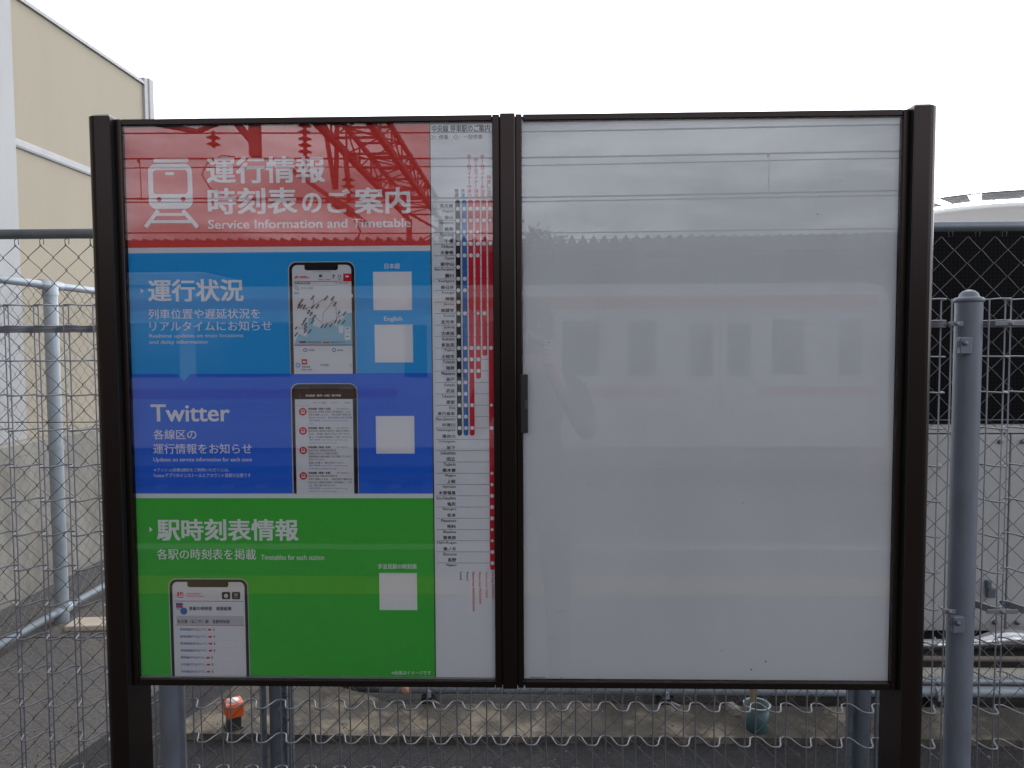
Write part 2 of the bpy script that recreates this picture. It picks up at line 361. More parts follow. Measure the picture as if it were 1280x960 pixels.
for (x, y, r) in ((686, 428, .9), (678, 431, .5), (928, 629, 1.0), (732, 480, .6), (701, 847, .9), (705, 600, .5), (902, 813, .9), (957, 827, 1.3), (939, 837, 1.3), (883, 803, .7), (853, 843, .5), (1022, 268, .9), (681, 619, .6), (1050, 226, .6), (1088, 829, .5), (800, 795, .4), (690, 797, .4)):
    px = [((0.0409+1.3599*(-0.715563+1.081905e-03*x-3.904729e-06*y)/(1.008122+2.684e-05*x-5.615e-05*y)), (1.5501+1.3599*(0.470395-5.303009e-06*x-1.080786e-03*y)/(1.008122+2.684e-05*x-5.615e-05*y))) for _ in (0,)][0]
    q = r * .0015
    sp = MB(); sp.poly([(px[0] - q, px[1]), (px[0], px[1] - q * .8), (px[0] + q * 1.1, px[1] + q * .1), (px[0] + q * .1, px[1] + q)], 3, 'ink_dark_grey'); sp.build('dirt_speck', wp)
for (x, y, w) in ((690, 797, 9), (672, 846.6, 20), (700, 764, 12)):
    px = ((0.0409+1.3599*(-0.715563+1.081905e-03*x-3.904729e-06*y)/(1.008122+2.684e-05*x-5.615e-05*y)), (1.5501+1.3599*(0.470395-5.303009e-06*x-1.080786e-03*y)/(1.008122+2.684e-05*x-5.615e-05*y)))
    sp = MB(); sp.rect(px[0] - w * .0007, px[1] - .0007, px[0] + w * .0007, px[1] + .0007, 3, 'ink_silver' if y < 800 else 'pipe_brown'); sp.build('dirt_smear', wp)

# ------------------------------------------------------------------ information poster (behind the left pane)
poster = thing('information_poster', 'tall poster with red, light blue, deep blue and green bands behind glass beside the chart', 'poster', (-.42, LY(0), PB + .002))
XL, XR = -MU / 2 - PW + .001, -0.1414
b = MB(); b.box((XL, LY(0), PB + .0018), (XR, LY(0) + .0006, ZT - .001), 'paper'); b.build('paper_sheet', poster)
ZR0, ZS1, ZS0, ZD0, ZG1, ZG0 = 1.7341, 1.7243, 1.5005, 1.2757, 1.2671, PB + .0022
W, K = 'ink_white', 'ink_black'
# red heading
b = MB(); b.rect(XL, ZR0, XR, ZT - .0012, 1, 'ink_red'); red = b.build('heading_band', poster); red['label'] = 'red heading band with train symbol'
b = MB(); b.text('運行情報', -0.5519, 1.8496, -0.3326, 1.8979, 2, W, .028); b.text('時刻表', -0.5511, 1.7938, -0.3852, 1.8419, 2, W, .028)
b.text('の', -0.3765, 1.7951, -0.3403, 1.8313, 2, W, .028); b.text('ご', -0.3299, 1.7947, -0.2879, 1.8381, 2, W, .028); b.text('案内', -0.2798, 1.7925, -0.1771, 1.8402, 2, W, .028); b.build('headline', red)
b = MB(); b.text('Service Information and Timetable', -0.5515, 1.7676, -0.1768, 1.7838, 2, W, .014); b.build('english_caption', red)
b = MB(); l = 2
b.rrect(-0.6501, 1.8891, -0.5848, 1.8959, .003, l, W)
b.rrect(-0.6605, 1.8049, -0.5787, 1.8862, .014, l, W); b.rrect(-0.6513, 1.8318, -0.5874, 1.8753, .006, l + 1, 'ink_red')
b.rrect(-0.6285, 1.8662, -0.6122, 1.8713, .0022, l + 2, W)
for x in (199, 229): b.disc((0.0409+1.3599*(-0.715563+1.081905e-03*x-3.904729e-06*249)/(1.008122+2.684e-05*x-5.615e-05*249)), 1.8223, .0046, l + 1, 'ink_red')
b.line((-0.6439, 1.8022), (-0.6680, 1.7717), .0072, l, W); b.line((-0.5977, 1.8017), (-0.5710, 1.7709), .0072, l, W)
b.line((-0.6464, 1.7949), (-0.5942, 1.7944), .0052, l + .3, W); b.line((-0.6557, 1.7818), (-0.5827, 1.7812), .0056, l + .3, W)
b.build('train_symbol', red)
# light blue band
b = MB(); b.rect(XL, ZS0, XR, ZS1, 1, 'ink_sky'); b.poly([(-0.6183, 1.5020), (-0.6044, 1.4870), (-0.5904, 1.5019)], 2, 'ink_sky')
sky_b = b.build('service_status_band', poster); sky_b['label'] = 'light blue band with the first phone picture'
b = MB(); b.text('運行状況', -0.6671, 1.6345, -0.4883, 1.6757, 2, W, .026); b.poly([(-0.6808, 1.6595), (-0.6749, 1.6546), (-0.6811, 1.6496)], 2, W); b.build('headline', sky_b)
b = MB(); b.text('列車位置や遅延状況を', -0.6677, 1.6025, -0.4587, 1.6214, 2, W, .012); b.text('リアルタイムにお知らせ', -0.6661, 1.5799, -0.4371, 1.5986, 2, W, .012); b.build('description', sky_b)
b = MB(); b.text('Realtime updates on train locations', -0.6674, 1.5662, -0.4910, 1.5751, 2, W, .008); b.text('and delay information', -0.6678, 1.5545, -0.5580, 1.5637, 2, W, .008); b.build('english_caption', sky_b)
b = MB(); b.text('日本語', -0.2261, 1.6921, -0.1979, 1.7020, 2, W, .016); b.build('language_name', sky_b); b = MB(); b.text('English', -0.2282, 1.5943, -0.1947, 1.6049, 2, W, .012); b.build('language_name', sky_b)
for bx in ((-0.2476, 1.6166, -0.1764, 1.6868), (-0.2463, 1.5203, -0.1755, 1.5899)):
    b = MB(); b.rect(*bx, 2, W); b.build('blank_card', sky_b)
# deep blue band
b = MB(); b.rect(XL, ZD0, XR, ZS0, 1, 'ink_blue'); blu = b.build('message_band', poster); blu['label'] = 'deep blue band with the second phone picture'
b = MB(); b.text('Twitter', -0.6690, 1.4114, -0.5196, 1.4439, 2, W, .018); b.build('headline', blu)
b = MB(); b.text('各線区の', -0.6653, 1.3780, -0.5837, 1.3968, 2, W, .012); b.text('運行情報をお知らせ', -0.6662, 1.3506, -0.4798, 1.3701, 2, W, .012); b.build('description', blu)
b = MB(); b.text('Updates on service information for each zone', -0.6665, 1.3341, -0.4800, 1.3440, 2, W, .01); b.build('english_caption', blu)
b = MB(); b.text('※プッシュ(自動)通知をご利用いただくには、', -0.6660, 1.3161, -0.5230, 1.3241, 2, W, .01); b.text('Twitterアプリのインストールとアカウント登録が必要です', -0.6677, 1.3063, -0.4828, 1.3141, 2, W, .01); b.build('footnote', blu)
b = MB(); b.rect(-0.2464, 1.3508, -0.1748, 1.4209, 2, W); b.build('blank_card', blu)
# green band
b = MB(); b.rect(XL, ZG0, XR, ZG1, 1, 'ink_green'); grn = b.build('timetable_band', poster); grn['label'] = 'green band with the third phone picture'
b = MB(); b.text('駅時刻表情報', -0.6641, 1.1861, -0.3952, 1.2278, 2, W, .026); b.poly([(-0.6780, 1.2124), (-0.6720, 1.2074), (-0.6783, 1.2023)], 2, W); b.build('headline', grn)
b = MB(); b.text('各駅の時刻表を掲載', -0.6652, 1.1500, -0.4765, 1.1708, 2, W, .012); b.build('description', grn)
b = MB(); b.text('Timetables for each station', -0.4670, 1.1501, -0.3475, 1.1598, 2, W, .006); b.build('english_caption', grn)
b = MB(); b.text('多治見駅の時刻表', -0.2462, 1.1332, -0.1732, 1.1432, 2, W, .016); b.build('station_caption', grn)
b = MB(); b.rect(-0.2442, 1.0549, -0.1733, 1.1256, 2, W); b.build('blank_card', grn)
b = MB(); b.text('※画像はイメージです', -0.2233, 0.9304, -0.1486, 0.9384, 2, W, .01); b.build('footnote', grn)

def phone(x0, z0, x1, z1, label, dark=False):
    b = MB(); b.rrect(x0, z0, x1, z1, .0145, 3, 'ink_silver', '12'); b.rrect(x0 + .0018, z0, x1 - .0012, z1 - .0016, .0135, 4, 'ink_black', '12')
    o = b.build('phone_picture', poster); o['label'] = label
    sx0, sx1, sz1 = x0 + .0075, x1 - .0068, z1 - .0065
    b = MB(); b.rrect(sx0, z0, sx1, sz1, .0095, 5, 'ink_dark_grey' if dark else 'ink_pale', '12')
    w = sx1 - sx0; nx0, nx1 = sx0 + w * .21, sx1 - w * .22
    if not dark: b.rrect(nx0, sz1 - .0098, nx1, sz1 + .0004, .0045, 6, 'ink_black', '34')
    b.build('phone_screen', o)
    return o
# first phone: map of lines
ph = phone(-0.4047, 1.4997, -0.2809, 1.7065, 'phone picture showing a line map')
l = 7
b = MB(); b.rect(-0.3910, 1.6403, -0.2856, 1.6462, l - 1, 'ink_pale')
b.poly([(-0.3949, 1.5581), (-0.3864, 1.5743), (-0.3731, 1.5684), (-0.3680, 1.6022), (-0.3590, 1.6051), (-0.3608, 1.5889), (-0.3445, 1.5844), (-0.3339, 1.5932), (-0.3162, 1.5887), (-0.3010, 1.6048), (-0.2965, 1.6121), (-0.2876, 1.6121), (-0.2876, 1.5532), (-0.3950, 1.5537)], l, 'ink_sea')
b.poly([(-0.3132, 1.5887), (-0.3028, 1.5886), (-0.3045, 1.5754), (-0.3119, 1.5754)], l + 1, 'ink_pale'); b.rect(-0.3946, 1.6465, -0.3849, 1.6509, l, 'ink_sea')
b.build('map_sea', ph)
b = MB()
def ln(x0, y0, x1, y1, w, mt='ink_line', ll=l + 2): b.line((x0, y0), (x1, y1), w, ll, mt)
for (p, q) in (((-0.3584, 1.6375), (-0.3586, 1.6243)), ((-0.3781, 1.6185), (-0.3601, 1.6243)), ((-0.3601, 1.6243), (-0.3346, 1.6403)), ((-0.3413, 1.5962), (-0.3410, 1.6109)), ((-0.3410, 1.6109), (-0.3213, 1.6343)), ((-0.3213, 1.6343), (-0.3170, 1.6240)), ((-0.3170, 1.6240), (-0.3160, 1.5990)), ((-0.3877, 1.5847), (-0.3698, 1.5846)), ((-0.3663, 1.6140), (-0.3429, 1.5933)), ((-0.3384, 1.5918), (-0.3175, 1.5990)), ((-0.3750, 1.6229), (-0.3648, 1.6111)), ((-0.3159, 1.6019), (-0.2979, 1.6136)), ((-0.3129, 1.6049), (-0.3112, 1.6196))):
    ln(*p, *q, .0011, 'ink_grey')
for x, y, k in ((376, 378, 10), (374, 383, 6), (377, 383, 6), (380.5, 383.5, 6), (391, 372, 6), (408, 372.5, 7), (416, 373, 6), (419, 380, 6), (391, 384, 5), (397, 383, 6), (386, 390, 6), (389, 392.5, 6), (393, 396.5, 7), (391, 402, 6), (381.5, 400, 7), (379, 404.5, 6), (382, 406, 6), (382, 410, 6), (382, 414, 5), (387.5, 414, 6), (370.5, 410, 4), (370.5, 418, 6), (403, 407.5, 6), (407.5, 407.5, 6), (414, 406.5, 6), (419.5, 402, 6), (424, 402, 6), (430, 402.5, 6), (431, 392, 6), (424, 391, 4)):
    cx, cz = (0.0409+1.3599*(-0.715563+1.081905e-03*x-3.904729e-06*y)/(1.008122+2.684e-05*x-5.615e-05*y)), (1.5501+1.3599*(0.470395-5.303009e-06*x-1.080786e-03*y)/(1.008122+2.684e-05*x-5.615e-05*y)); h = k * .00062
    ln(cx - h * .75, cz - h, cx + h * .75, cz + h, .0026, 'ink_line', l + 3)
b.build('map_lines', ph)
b = MB()
b.text('traininfo', -0.3589, 1.6866, -0.3233, 1.6892, l, 'ink_grey', .008)
b.text('JR', -0.3932, 1.6749, -0.3843, 1.6802, l, 'ink_crimson', .03); b.rect(-0.3828, 1.6784, -0.3695, 1.6798, l, 'ink_crimson'); b.rect(-0.3829, 1.6760, -0.3651, 1.6772, l, 'ink_crimson')
b.rect(-0.3472, 1.6773, -0.3416, 1.6825, l, 'ink_line'); b.text('?', -0.3226, 1.6747, -0.3179, 1.6824, l, 'ink_line', .02); b.ring(-0.3093, 1.6786, .0021, .0032, l, 'ink_line')
b.rrect(-0.3339, 1.6769, -0.3294, 1.6813, .001, l, 'ink_pale'); b.rect(-0.3488, 1.6726, -0.3392, 1.6740, l, 'ink_grey'); b.rect(-0.3362, 1.6725, -0.3258, 1.6739, l, 'ink_grey'); b.rect(-0.3118, 1.6723, -0.3058, 1.6738, l, 'ink_grey')
b.rect(-0.3025, 1.6699, -0.2876, 1.6839, l, 'ink_crimson'); b.rect(-0.2983, 1.6773, -0.2924, 1.6803, l + 1, 'ink_pale')
b.rect(-0.3943, 1.6696, -0.2874, 1.6705, l + 1, 'ink_crimson'); b.text('列車走行位置', -0.3927, 1.6650, -0.3638, 1.6686, l, 'ink_line', .02); b.text('凡例 最終更新', -0.3208, 1.6650, -0.2926, 1.6679, l, 'ink_grey', .01)
b.ring(-0.3895, 1.6585, .0022, .0031, l, 'ink_line'); b.line((-0.3873, 1.6565), (-0.3844, 1.6535), .0011, l, 'ink_line'); b.text('駅名を検索', -0.3810, 1.6555, -0.3580, 1.6596, l, 'ink_grey', .01)
b.build('screen_header', ph)
b = MB()
b.rect(-0.3016, 1.5618, -0.2903, 1.5862, l + 4, 'ink_pale'); b.text('+', -0.2987, 1.5809, -0.2940, 1.5852, l + 5, 'ink_line', .02); b.text('−', -0.2990, 1.5680, -0.2942, 1.5694, l + 5, 'ink_line', .02)
b.rect(-0.3015, 1.5759, -0.2902, 1.5765, l + 5, 'ink_grey'); b.rrect(-0.3860, 1.5569, -0.3730, 1.5601, .0014, l + 4, 'ink_maroon'); b.rrect(-0.3420, 1.5566, -0.3293, 1.5599, .0014, l + 4, 'ink_orange')
b.text('列車の遅延情報', -0.3711, 1.5566, -0.3457, 1.5603, l + 4, 'ink_line', .01); b.text('運転見合わせ', -0.3271, 1.5564, -0.3003, 1.5601, l + 4, 'ink_line', .01)
b.build('map_legend', ph); b = MB(); b.rect(-0.3955, 1.5522, -0.3421, 1.5537, l + 4, 'ink_crimson'); b.rect(-0.3421, 1.5520, -0.2876, 1.5534, l + 4, 'ink_line')
for x in (381.5, 417.7): b.ring((0.0409+1.3599*(-0.715563+1.081905e-03*x-3.904729e-06*437)/(1.008122+2.684e-05*x-5.615e-05*437)), 1.5437, .0021, .0036, l, 'ink_navy')
b.text('在来線', -0.3698, 1.5417, -0.3584, 1.5457, l, 'ink_line', .01); b.text('新幹線', -0.3162, 1.5415, -0.3050, 1.5454, l, 'ink_line', .01)
b.build('line_tabs', ph); b = MB(); b.ring(-0.3898, 1.5158, .0026, .0042, l, 'ink_navy'); b.rect(-0.3827, 1.5172, -0.3725, 1.5270, l, 'ink_crimson'); b.rect(-0.3809, 1.5204, -0.3746, 1.5234, l + 1, 'ink_pale')
b.text('東海道線', -0.3824, 1.5109, -0.3667, 1.5148, l, 'ink_line', .012); b.text('熱海〜米原', -0.3825, 1.5057, -0.3638, 1.5092, l, 'ink_line', .012); b.build('line_status', ph); b = MB(); b.text('平常運転', -0.3484, 1.5138, -0.3314, 1.5179, l, 'ink_line', .012); b.text('>', -0.2927, 1.5121, -0.2900, 1.5177, l, 'ink_line', .01)
b.build('running_status', ph)
# second phone: message list
ph = phone(-0.4043, 1.2757, -0.2800, 1.4823, 'phone picture with a list of red round train icons', True)
b = MB(); b.rect(-0.3967, 1.2757, -0.2887, 1.4526, 6, 'ink_pale'); b.rrect(-0.3690, 1.4683, -0.3137, 1.4771, .004, 6, 'ink_black', '34')
b.text('東海道線（熱海〜米原）運行情報', -0.3767, 1.4573, -0.3102, 1.4617, 7, 'ink_pale', .02)
b.text('<', -0.3878, 1.4566, -0.3860, 1.4617, 7, 'ink_grey', .01)
b.text('ツイート', -0.3889, 1.4447, -0.3761, 1.4482, 7, 'ink_sea', .01); b.text('ツイートと返信', -0.3635, 1.4443, -0.3384, 1.4481, 7, 'ink_line', .012); b.text('メディア', -0.3291, 1.4445, -0.3156, 1.4481, 7, 'ink_line', .01); b.text('いいね', -0.3044, 1.4444, -0.2932, 1.4480, 7, 'ink_line', .01)
b.rect(-0.3947, 1.4408, -0.3688, 1.4415, 7, 'ink_sea'); b.build('screen_header', ph)
BODY = ['【8月25日 20時00分現在】東海道線で、人が', '列車と接触したため、一部の区間で運転を見', '合わせております。', '【8月20日 6時00分現在】運転を再開し', 'なお、列車に遅れが出ております。', '詳しくは運行情報をご覧ください。', '東海道線の列車は通常どおり運転しています。', '【運転見合わせ 区間の変更】', '【8月19日 5時00分現在】', '強風の影響で、遅れが出ています。']
for k, (ya, ic, rows) in enumerate(((511, 514.5, ((514.7, 438, 0), (518.3, 439, 1), (522, 408, 2), (522, -1, 0), (525.8, -2, 0), (529.5, -3, 0))), (535, 538.7, ((538.6, 438, 3), (542.3, 438, 4), (546.2, 440, 5), (549.8, -2, 0), (553.6, -4, 0))), (558.9, 563, ((563, 420, 8), (566.8, 422, 7), (570.6, 440, 6), (574.3, 406, 2), (578.3, 430, 9), (581.8, -2, 0), (585.8, -4, 0))), (591, 594.8, ((594.8, 421, 8), (598.8, 440, 1), (602.8, 440, 0), (606.6, 420, 4), (610.3, -2, 0), (614, -4, 0))))):
    b = MB(); x, y = 378.7 + k * .25, ic
    cx, cz = (0.0409+1.3599*(-0.715563+1.081905e-03*x-3.904729e-06*y)/(1.008122+2.684e-05*x-5.615e-05*y)), (1.5501+1.3599*(0.470395-5.303009e-06*x-1.080786e-03*y)/(1.008122+2.684e-05*x-5.615e-05*y))
    b.disc(cx, cz, .0073, 7, 'ink_crimson'); b.rrect(cx - .0036, cz - .0036, cx + .0036, cz + .0036, .001, 8, 'ink_pale'); b.rect(cx - .0026, cz - .0004, cx + .0026, cz + .0024, 9, 'ink_crimson')
    b.disc(cx - .0018, cz - .002, .0007, 9, 'ink_crimson', 8); b.disc(cx + .0018, cz - .002, .0007, 9, 'ink_crimson', 8); b.build('round_icon', ph)
    b = MB()
    def row(xa, xb, y, s, mt, bold, h=2.7):
        x = xa; z1 = (lambda x, y: (1.5501+1.3599*(0.470395-5.303009e-06*x-1.080786e-03*y)/(1.008122+2.684e-05*x-5.615e-05*y)))(xa, y - h / 2); z0 = (lambda x, y: (1.5501+1.3599*(0.470395-5.303009e-06*x-1.080786e-03*y)/(1.008122+2.684e-05*x-5.615e-05*y)))(xa, y + h / 2); x0 = (lambda x, y: (0.0409+1.3599*(-0.715563+1.081905e-03*x-3.904729e-06*y)/(1.008122+2.684e-05*x-5.615e-05*y)))(xa, y); x1 = (lambda x, y: (0.0409+1.3599*(-0.715563+1.081905e-03*x-3.904729e-06*y)/(1.008122+2.684e-05*x-5.615e-05*y)))(xb, y)
        b.text(s, x0, z0, x1, z1, 7, mt, bold)
    row(385.6, 413.6, ya, '東海道線（熱海〜米原）', 'ink_black', .03, 2.9); row(421, 436, ya, '運行情報案内', 'ink_grey', .006, 2.2)
    for (yy, xb, i) in rows:
        if xb == -1: row(410, 440, yy, '東海道線の運行情報', 'ink_text_blue', .01)
        elif xb == -2: row(386.5, 435, yy, '運行情報 traininfo.jr-central.co.jp', 'ink_text_blue', .006, 2.4)
        elif xb == -3: row(386, 391, yy, 'html', 'ink_grey', .0, 2.0)
        elif xb == -4: row(386.5, 421, yy, 'traininfo.jr-central.co.jp', 'ink_text_blue', .004, 2.2)
        else: row(386, xb, yy, BODY[i], 'ink_line', .012)
    b.build('message', ph)
# third phone: timetable search
ph = phone(-0.6449, 0.9233, -0.4931, 1.1139, 'phone picture of a timetable list in the green band')
b = MB(); b.rect(-0.6310, 1.0245, -0.5024, 1.0425, 6, 'ink_silver')
b.text('J', -0.6317, 1.0796, -0.6249, 1.0882, 7, 'ink_crimson', .008); b.text('R', -0.6231, 1.0808, -0.6148, 1.0887, 7, 'ink_crimson', .008); b.rect(-0.6266, 1.0774, -0.6167, 1.0790, 7, 'ink_crimson')
b.text('Central Japan', -0.6096, 1.0829, -0.5828, 1.0871, 7, 'ink_crimson', .012); b.text('Railway Company', -0.6097, 1.0781, -0.5767, 1.0821, 7, 'ink_crimson', .012)
for bx in ((-0.5430, 1.0747, -0.5272, 1.0887), (-0.5238, 1.0747, -0.5082, 1.0887)): b.rrect(*bx, .0018, 7, 'ink_dark_grey')
b.disc(-0.5351, 1.0811, .0038, 8, 'ink_white'); b.disc(-0.5354, 1.0807, .0014, 9, 'ink_dark_grey'); b.rect(-0.5195, 1.0807, -0.5125, 1.0858, 8, 'ink_grey'); b.rect(-0.5205, 1.0777, -0.5114, 1.0790, 8, 'ink_grey')
b.rect(-0.6345, 1.0702, -0.5022, 1.0713, 7, 'ink_crimson'); b.rect(-0.6343, 1.0236, -0.5017, 1.0246, 7, 'ink_crimson')
b.rect(-0.6313, 1.0617, -0.6181, 1.0673, 7, 'ink_navy'); b.rect(-0.6314, 1.0577, -0.6183, 1.0614, 7, 'ink_crimson'); b.rect(-0.6300, 1.0551, -0.6234, 1.0562, 7, 'ink_black'); b.disc(-0.6166, 1.0516, .0068, 8, 'ink_navy')
b.text('各駅の時刻表　検索結果', -0.6064, 1.0529, -0.5250, 1.0606, 7, 'ink_black', .02); b.text('名古屋（なごや）駅　各駅時刻表', -0.6295, 1.0280, -0.5290, 1.0352, 7, 'ink_black', .014); b.build('screen_header', ph)
for k, s in enumerate(('東海道線(平日)(上り)', '東海道線(平日)(下り)', '東海道線(休日)(上り)', '東海道線(休日)(下り)', '関西線(平日)(下り)', '中央線(平日)(下り)', '中央線(休日)(下り)')):
    xa = 225 + k * .3; xb = (258, 258.6, 259, 259, 256, 256.4, 256.6)[k]; yy = 786.8 + k * 8.75
    px = lambda x, y: (0.0409+1.3599*(-0.715563+1.081905e-03*x-3.904729e-06*y)/(1.008122+2.684e-05*x-5.615e-05*y))
    pz = lambda x, y: (1.5501+1.3599*(0.470395-5.303009e-06*x-1.080786e-03*y)/(1.008122+2.684e-05*x-5.615e-05*y))
    b = MB(); b.text(s, px(xa, yy), pz(xa, yy + 1.8), px(xb, yy), pz(xb, yy - 1.8), 7, 'ink_text_blue', .014)
    b.rrect(px(xb + 2.2, yy), pz(xb, yy + 1.1), px(xb + 6.5, yy), pz(xb, yy - 1.0), .0008, 7, 'ink_crimson'); b.rect(px(xb + 8.6, yy), pz(xb, yy + 1.5), px(xb + 10.4, yy), pz(xb, yy - 1.8), 7, 'ink_grey')
    b.rect(px(xa - 3, yy), pz(xa, yy + 4.6), px(303, yy), pz(xa, yy + 4.45), 7, 'ink_silver')
    b.build('list_row', ph)

# ------------------------------------------------------------------ stopping pattern chart (strip beside the poster)
chart = thing('station_stop_chart', 'narrow grey chart of station stops with black, blue and red lines beside the colourful poster', 'chart', (-.08, LY(0), PB + .002))
CX0, CX1 = XR + .0022, -MU / 2 - .001
b = MB(); b.box((CX0, LY(0) + .0002, PB + .0018), (CX1, LY(0) + .001, ZT - .001), 'chart_paper'); b.build('paper_sheet', chart)
b = MB(); b.box((XR + .0001, LY(2), PB + .0018), (CX0 - .0001, LY(0) + .0006, ZT - .001), 'black_plastic'); b.build('edge_strip', chart)
b = MB(); b.text('中央線 停車駅のご案内', -0.1367, 1.9376, -0.0309, 1.9504, 2, K, .02); b.build('title', chart)
b = MB(); b.text('○：停車　◇：一部停車', -0.1401, 1.9240, -0.0447, 1.9331, 2, 'ink_line', .008); b.build('legend', chart)
ST = [('名古屋', 'Nagoya'), ('金山', 'Kanayama'), ('鶴舞', 'Tsurumai'), ('千種', 'Chikusa'), ('大曽根', 'Ozone'), ('新守山', 'Shin-Moriyama'), ('勝川', 'Kachigawa'), ('春日井', 'Kasugai'), ('神領', 'Jinryo'), ('高蔵寺', 'Kozoji'), ('定光寺', 'Jokoji'), ('古虎渓', 'Kokokei'), ('多治見', 'Tajimi'), ('土岐市', 'Tokishi'), ('瑞浪', 'Mizunami'), ('釜戸', 'Kamado'), ('武並', 'Takenami'), ('恵那', 'Ena'), ('美乃坂本', 'Mino-Sakamoto'), ('中津川', 'Nakatsugawa'), ('落合川', 'Ochiaigawa'), ('坂下', 'Sakashita'), ('田立', 'Tadachi'), ('南木曽', 'Nagiso'), ('上松', 'Agematsu'), ('木曽福島', 'Kiso-Fukushima'), ('塩尻', 'Shiojiri'), ('松本', 'Matsumoto'), ('明科', 'Akashina'), ('聖高原', 'Hijiri-Kogen'), ('篠ノ井', 'Shinonoi'), ('長野', 'Nagano')]
ZF, ZL = 1.7998, 1.1448
zst = lambda i: ZF + (ZL - ZF) * i / 31
BAR = [-0.0906, -0.0788, -0.0672, -0.0548, -0.0431, -0.0314]
names = MB()
for i, (jp, en) in enumerate(ST):
    z = zst(i); xr = BAR[0] - .0085
    names.rect(CX0 + .004, z - .0003, BAR[5] - .004, z + .0003, 2, 'ink_line')
    names.text(jp, xr - len(jp) * .0080, z + .0022, xr, z + .0092, 2, K, .02)
    w = min(len(en) * .0029 + .002, .036); names.text(en, xr + .0005 - w, z - .0072, xr + .0005, z - .0014, 2, K, .008)
names.build('station_names', chart)
ZB1 = 1.8163
rng = lambda *a: a
BARS = [('ink_black', 1.3840, tuple(range(20)), ()), ('ink_navy', 1.3840, (0, 1, 2, 3, 4, 6, 7, 9, 12, 13, 14, 15, 16, 17, 18, 19), ()), ('ink_crimson', 1.3840, (0, 1, 2, 3, 4, 12, 13, 14, 17, 19), ()), ('ink_crimson', 1.4893, (0, 1, 3, 4, 12, 13, 14), (2, 9)), ('ink_crimson', 1.5314, (0, 1, 3, 9, 12), ()), ('ink_crimson', 1.1317, (0, 3, 12, 19, 25, 26, 27, 30, 31), (1, 17, 23, 24, 28, 29))]
for x, (mt, z0, dots, dia) in zip(BAR, BARS):
    b = MB(); b.rrect(x - .0044, z0, x + .0044, ZB1, .0043, 3, mt); bar = b.build('line_bar', chart)
    for i in dots: b = MB(); b.disc(x, zst(i), .0037, 4, 'ink_white', 14); b.build('stop_dot', bar)
    for i in dia: b = MB(); z = zst(i); b.poly([(x - .0034, z), (x, z - .0034), (x + .0034, z), (x, z + .0034)], 4, 'ink_white'); b.build('stop_diamond', bar)
b = MB()
for x, s, ztop, mt in zip(BAR, ('普通', '快速', 'ホームライナー中津川', 'ホームライナー瑞浪', 'ホームライナー多治見', '特急しなの'), (1.8366, 1.8365, 1.8981, 1.8907, 1.8978, 1.8602), (K, 'ink_navy') + ('ink_crimson',) * 4):
    zb = 1.8201; h = (ztop - zb) / len(s)
    for i, ch in enumerate(s):
        za, zc = ztop - i * h - h * .06, ztop - (i + 1) * h + h * .06; hw = .0036 if ch != 'ー' else .0006
        b.text(ch if ch != 'ー' else 'l', x - hw - .002, zc, x + hw - .002, za, 2, mt, .016)
b.build('train_type_names', chart)
b = MB()
for x, s, y1, mt in zip(BAR, ('Local', 'Rapid', 'Home Liner NAKATSUGAWA', 'Home Liner MIZUNAMI', 'Home Liner TAJIMI', 'Ltd. Exp. SHINANO'), (1.1126, 1.1117, 1.0523, 1.0678, 1.0793, 1.0769), (K, 'ink_navy') + ('ink_crimson',) * 4):
    b.text(s, x - .0022, y1, x + .0024, 1.1278, 2, mt, .012, rot=1)
b.build('english_type_names', chart)

# ------------------------------------------------------------------ corrugated wire fence with round posts
PER, YC, AMP = 0.0755, 0.459, 0.0235
ROWS = [1.656, 1.518, 1.432, 1.345, 1.254, 1.168, 1.082, .994, .903, .818, .731, .645, .557, .471, .385, .299, .213, .127, .05]
wf = thing('wire_mesh_fence', 'blue grey wavy wire mesh fence with round capped posts close behind the notice board', 'fence', (0, YC, 0))
POSTS = [-2.845, -.873, 1.097, 3.067]
def wave_y(x): return YC - AMP * math.tanh(1.9 * math.cos(2 * math.pi * (x + .036) / PER)) / math.tanh(1.9)
def wave_panel(x0, x1, doubles):
    m = MB(); n = int((x1 - x0) / PER * 14)
    xs = [x0 + (x1 - x0) * i / n for i in range(n + 1)]
    def skew(x): return x
    rows = list(ROWS)
    for d in doubles: rows += [d - .0072, d - .0036, d, d + .0036, d + .0072]
    if doubles and .903 in doubles: rows.remove(.903)
    for z in rows:
        m.tube([(x, wave_y(x), z) for x in xs], .0021, 'mesh_wire', 5)
    k0 = math.ceil((x0 + .036) / (PER / 2))
    while True:
        x = k0 * PER / 2 - .036
        if x > x1: break
        off = -.0043 if k0 % 2 else .0043
        m.tube([(x, wave_y(x) + off, .03), (x, wave_y(x) + off, 1.657)], .0019, 'mesh_wire', 6); k0 += 1
    for x in (x0, x1): m.tube([(x, YC - .018, .03), (x, YC - .018, 1.657)], .0021, 'mesh_wire', 6)
    return m.build('mesh_panel', wf)
wave_panel(POSTS[0] + .042, POSTS[1] - .036, (1.597,))
wave_panel(POSTS[1] + .036, POSTS[2] - .05, (1.597,))
wave_panel(POSTS[2] + .038, POSTS[3] - .042, (1.597, .903))
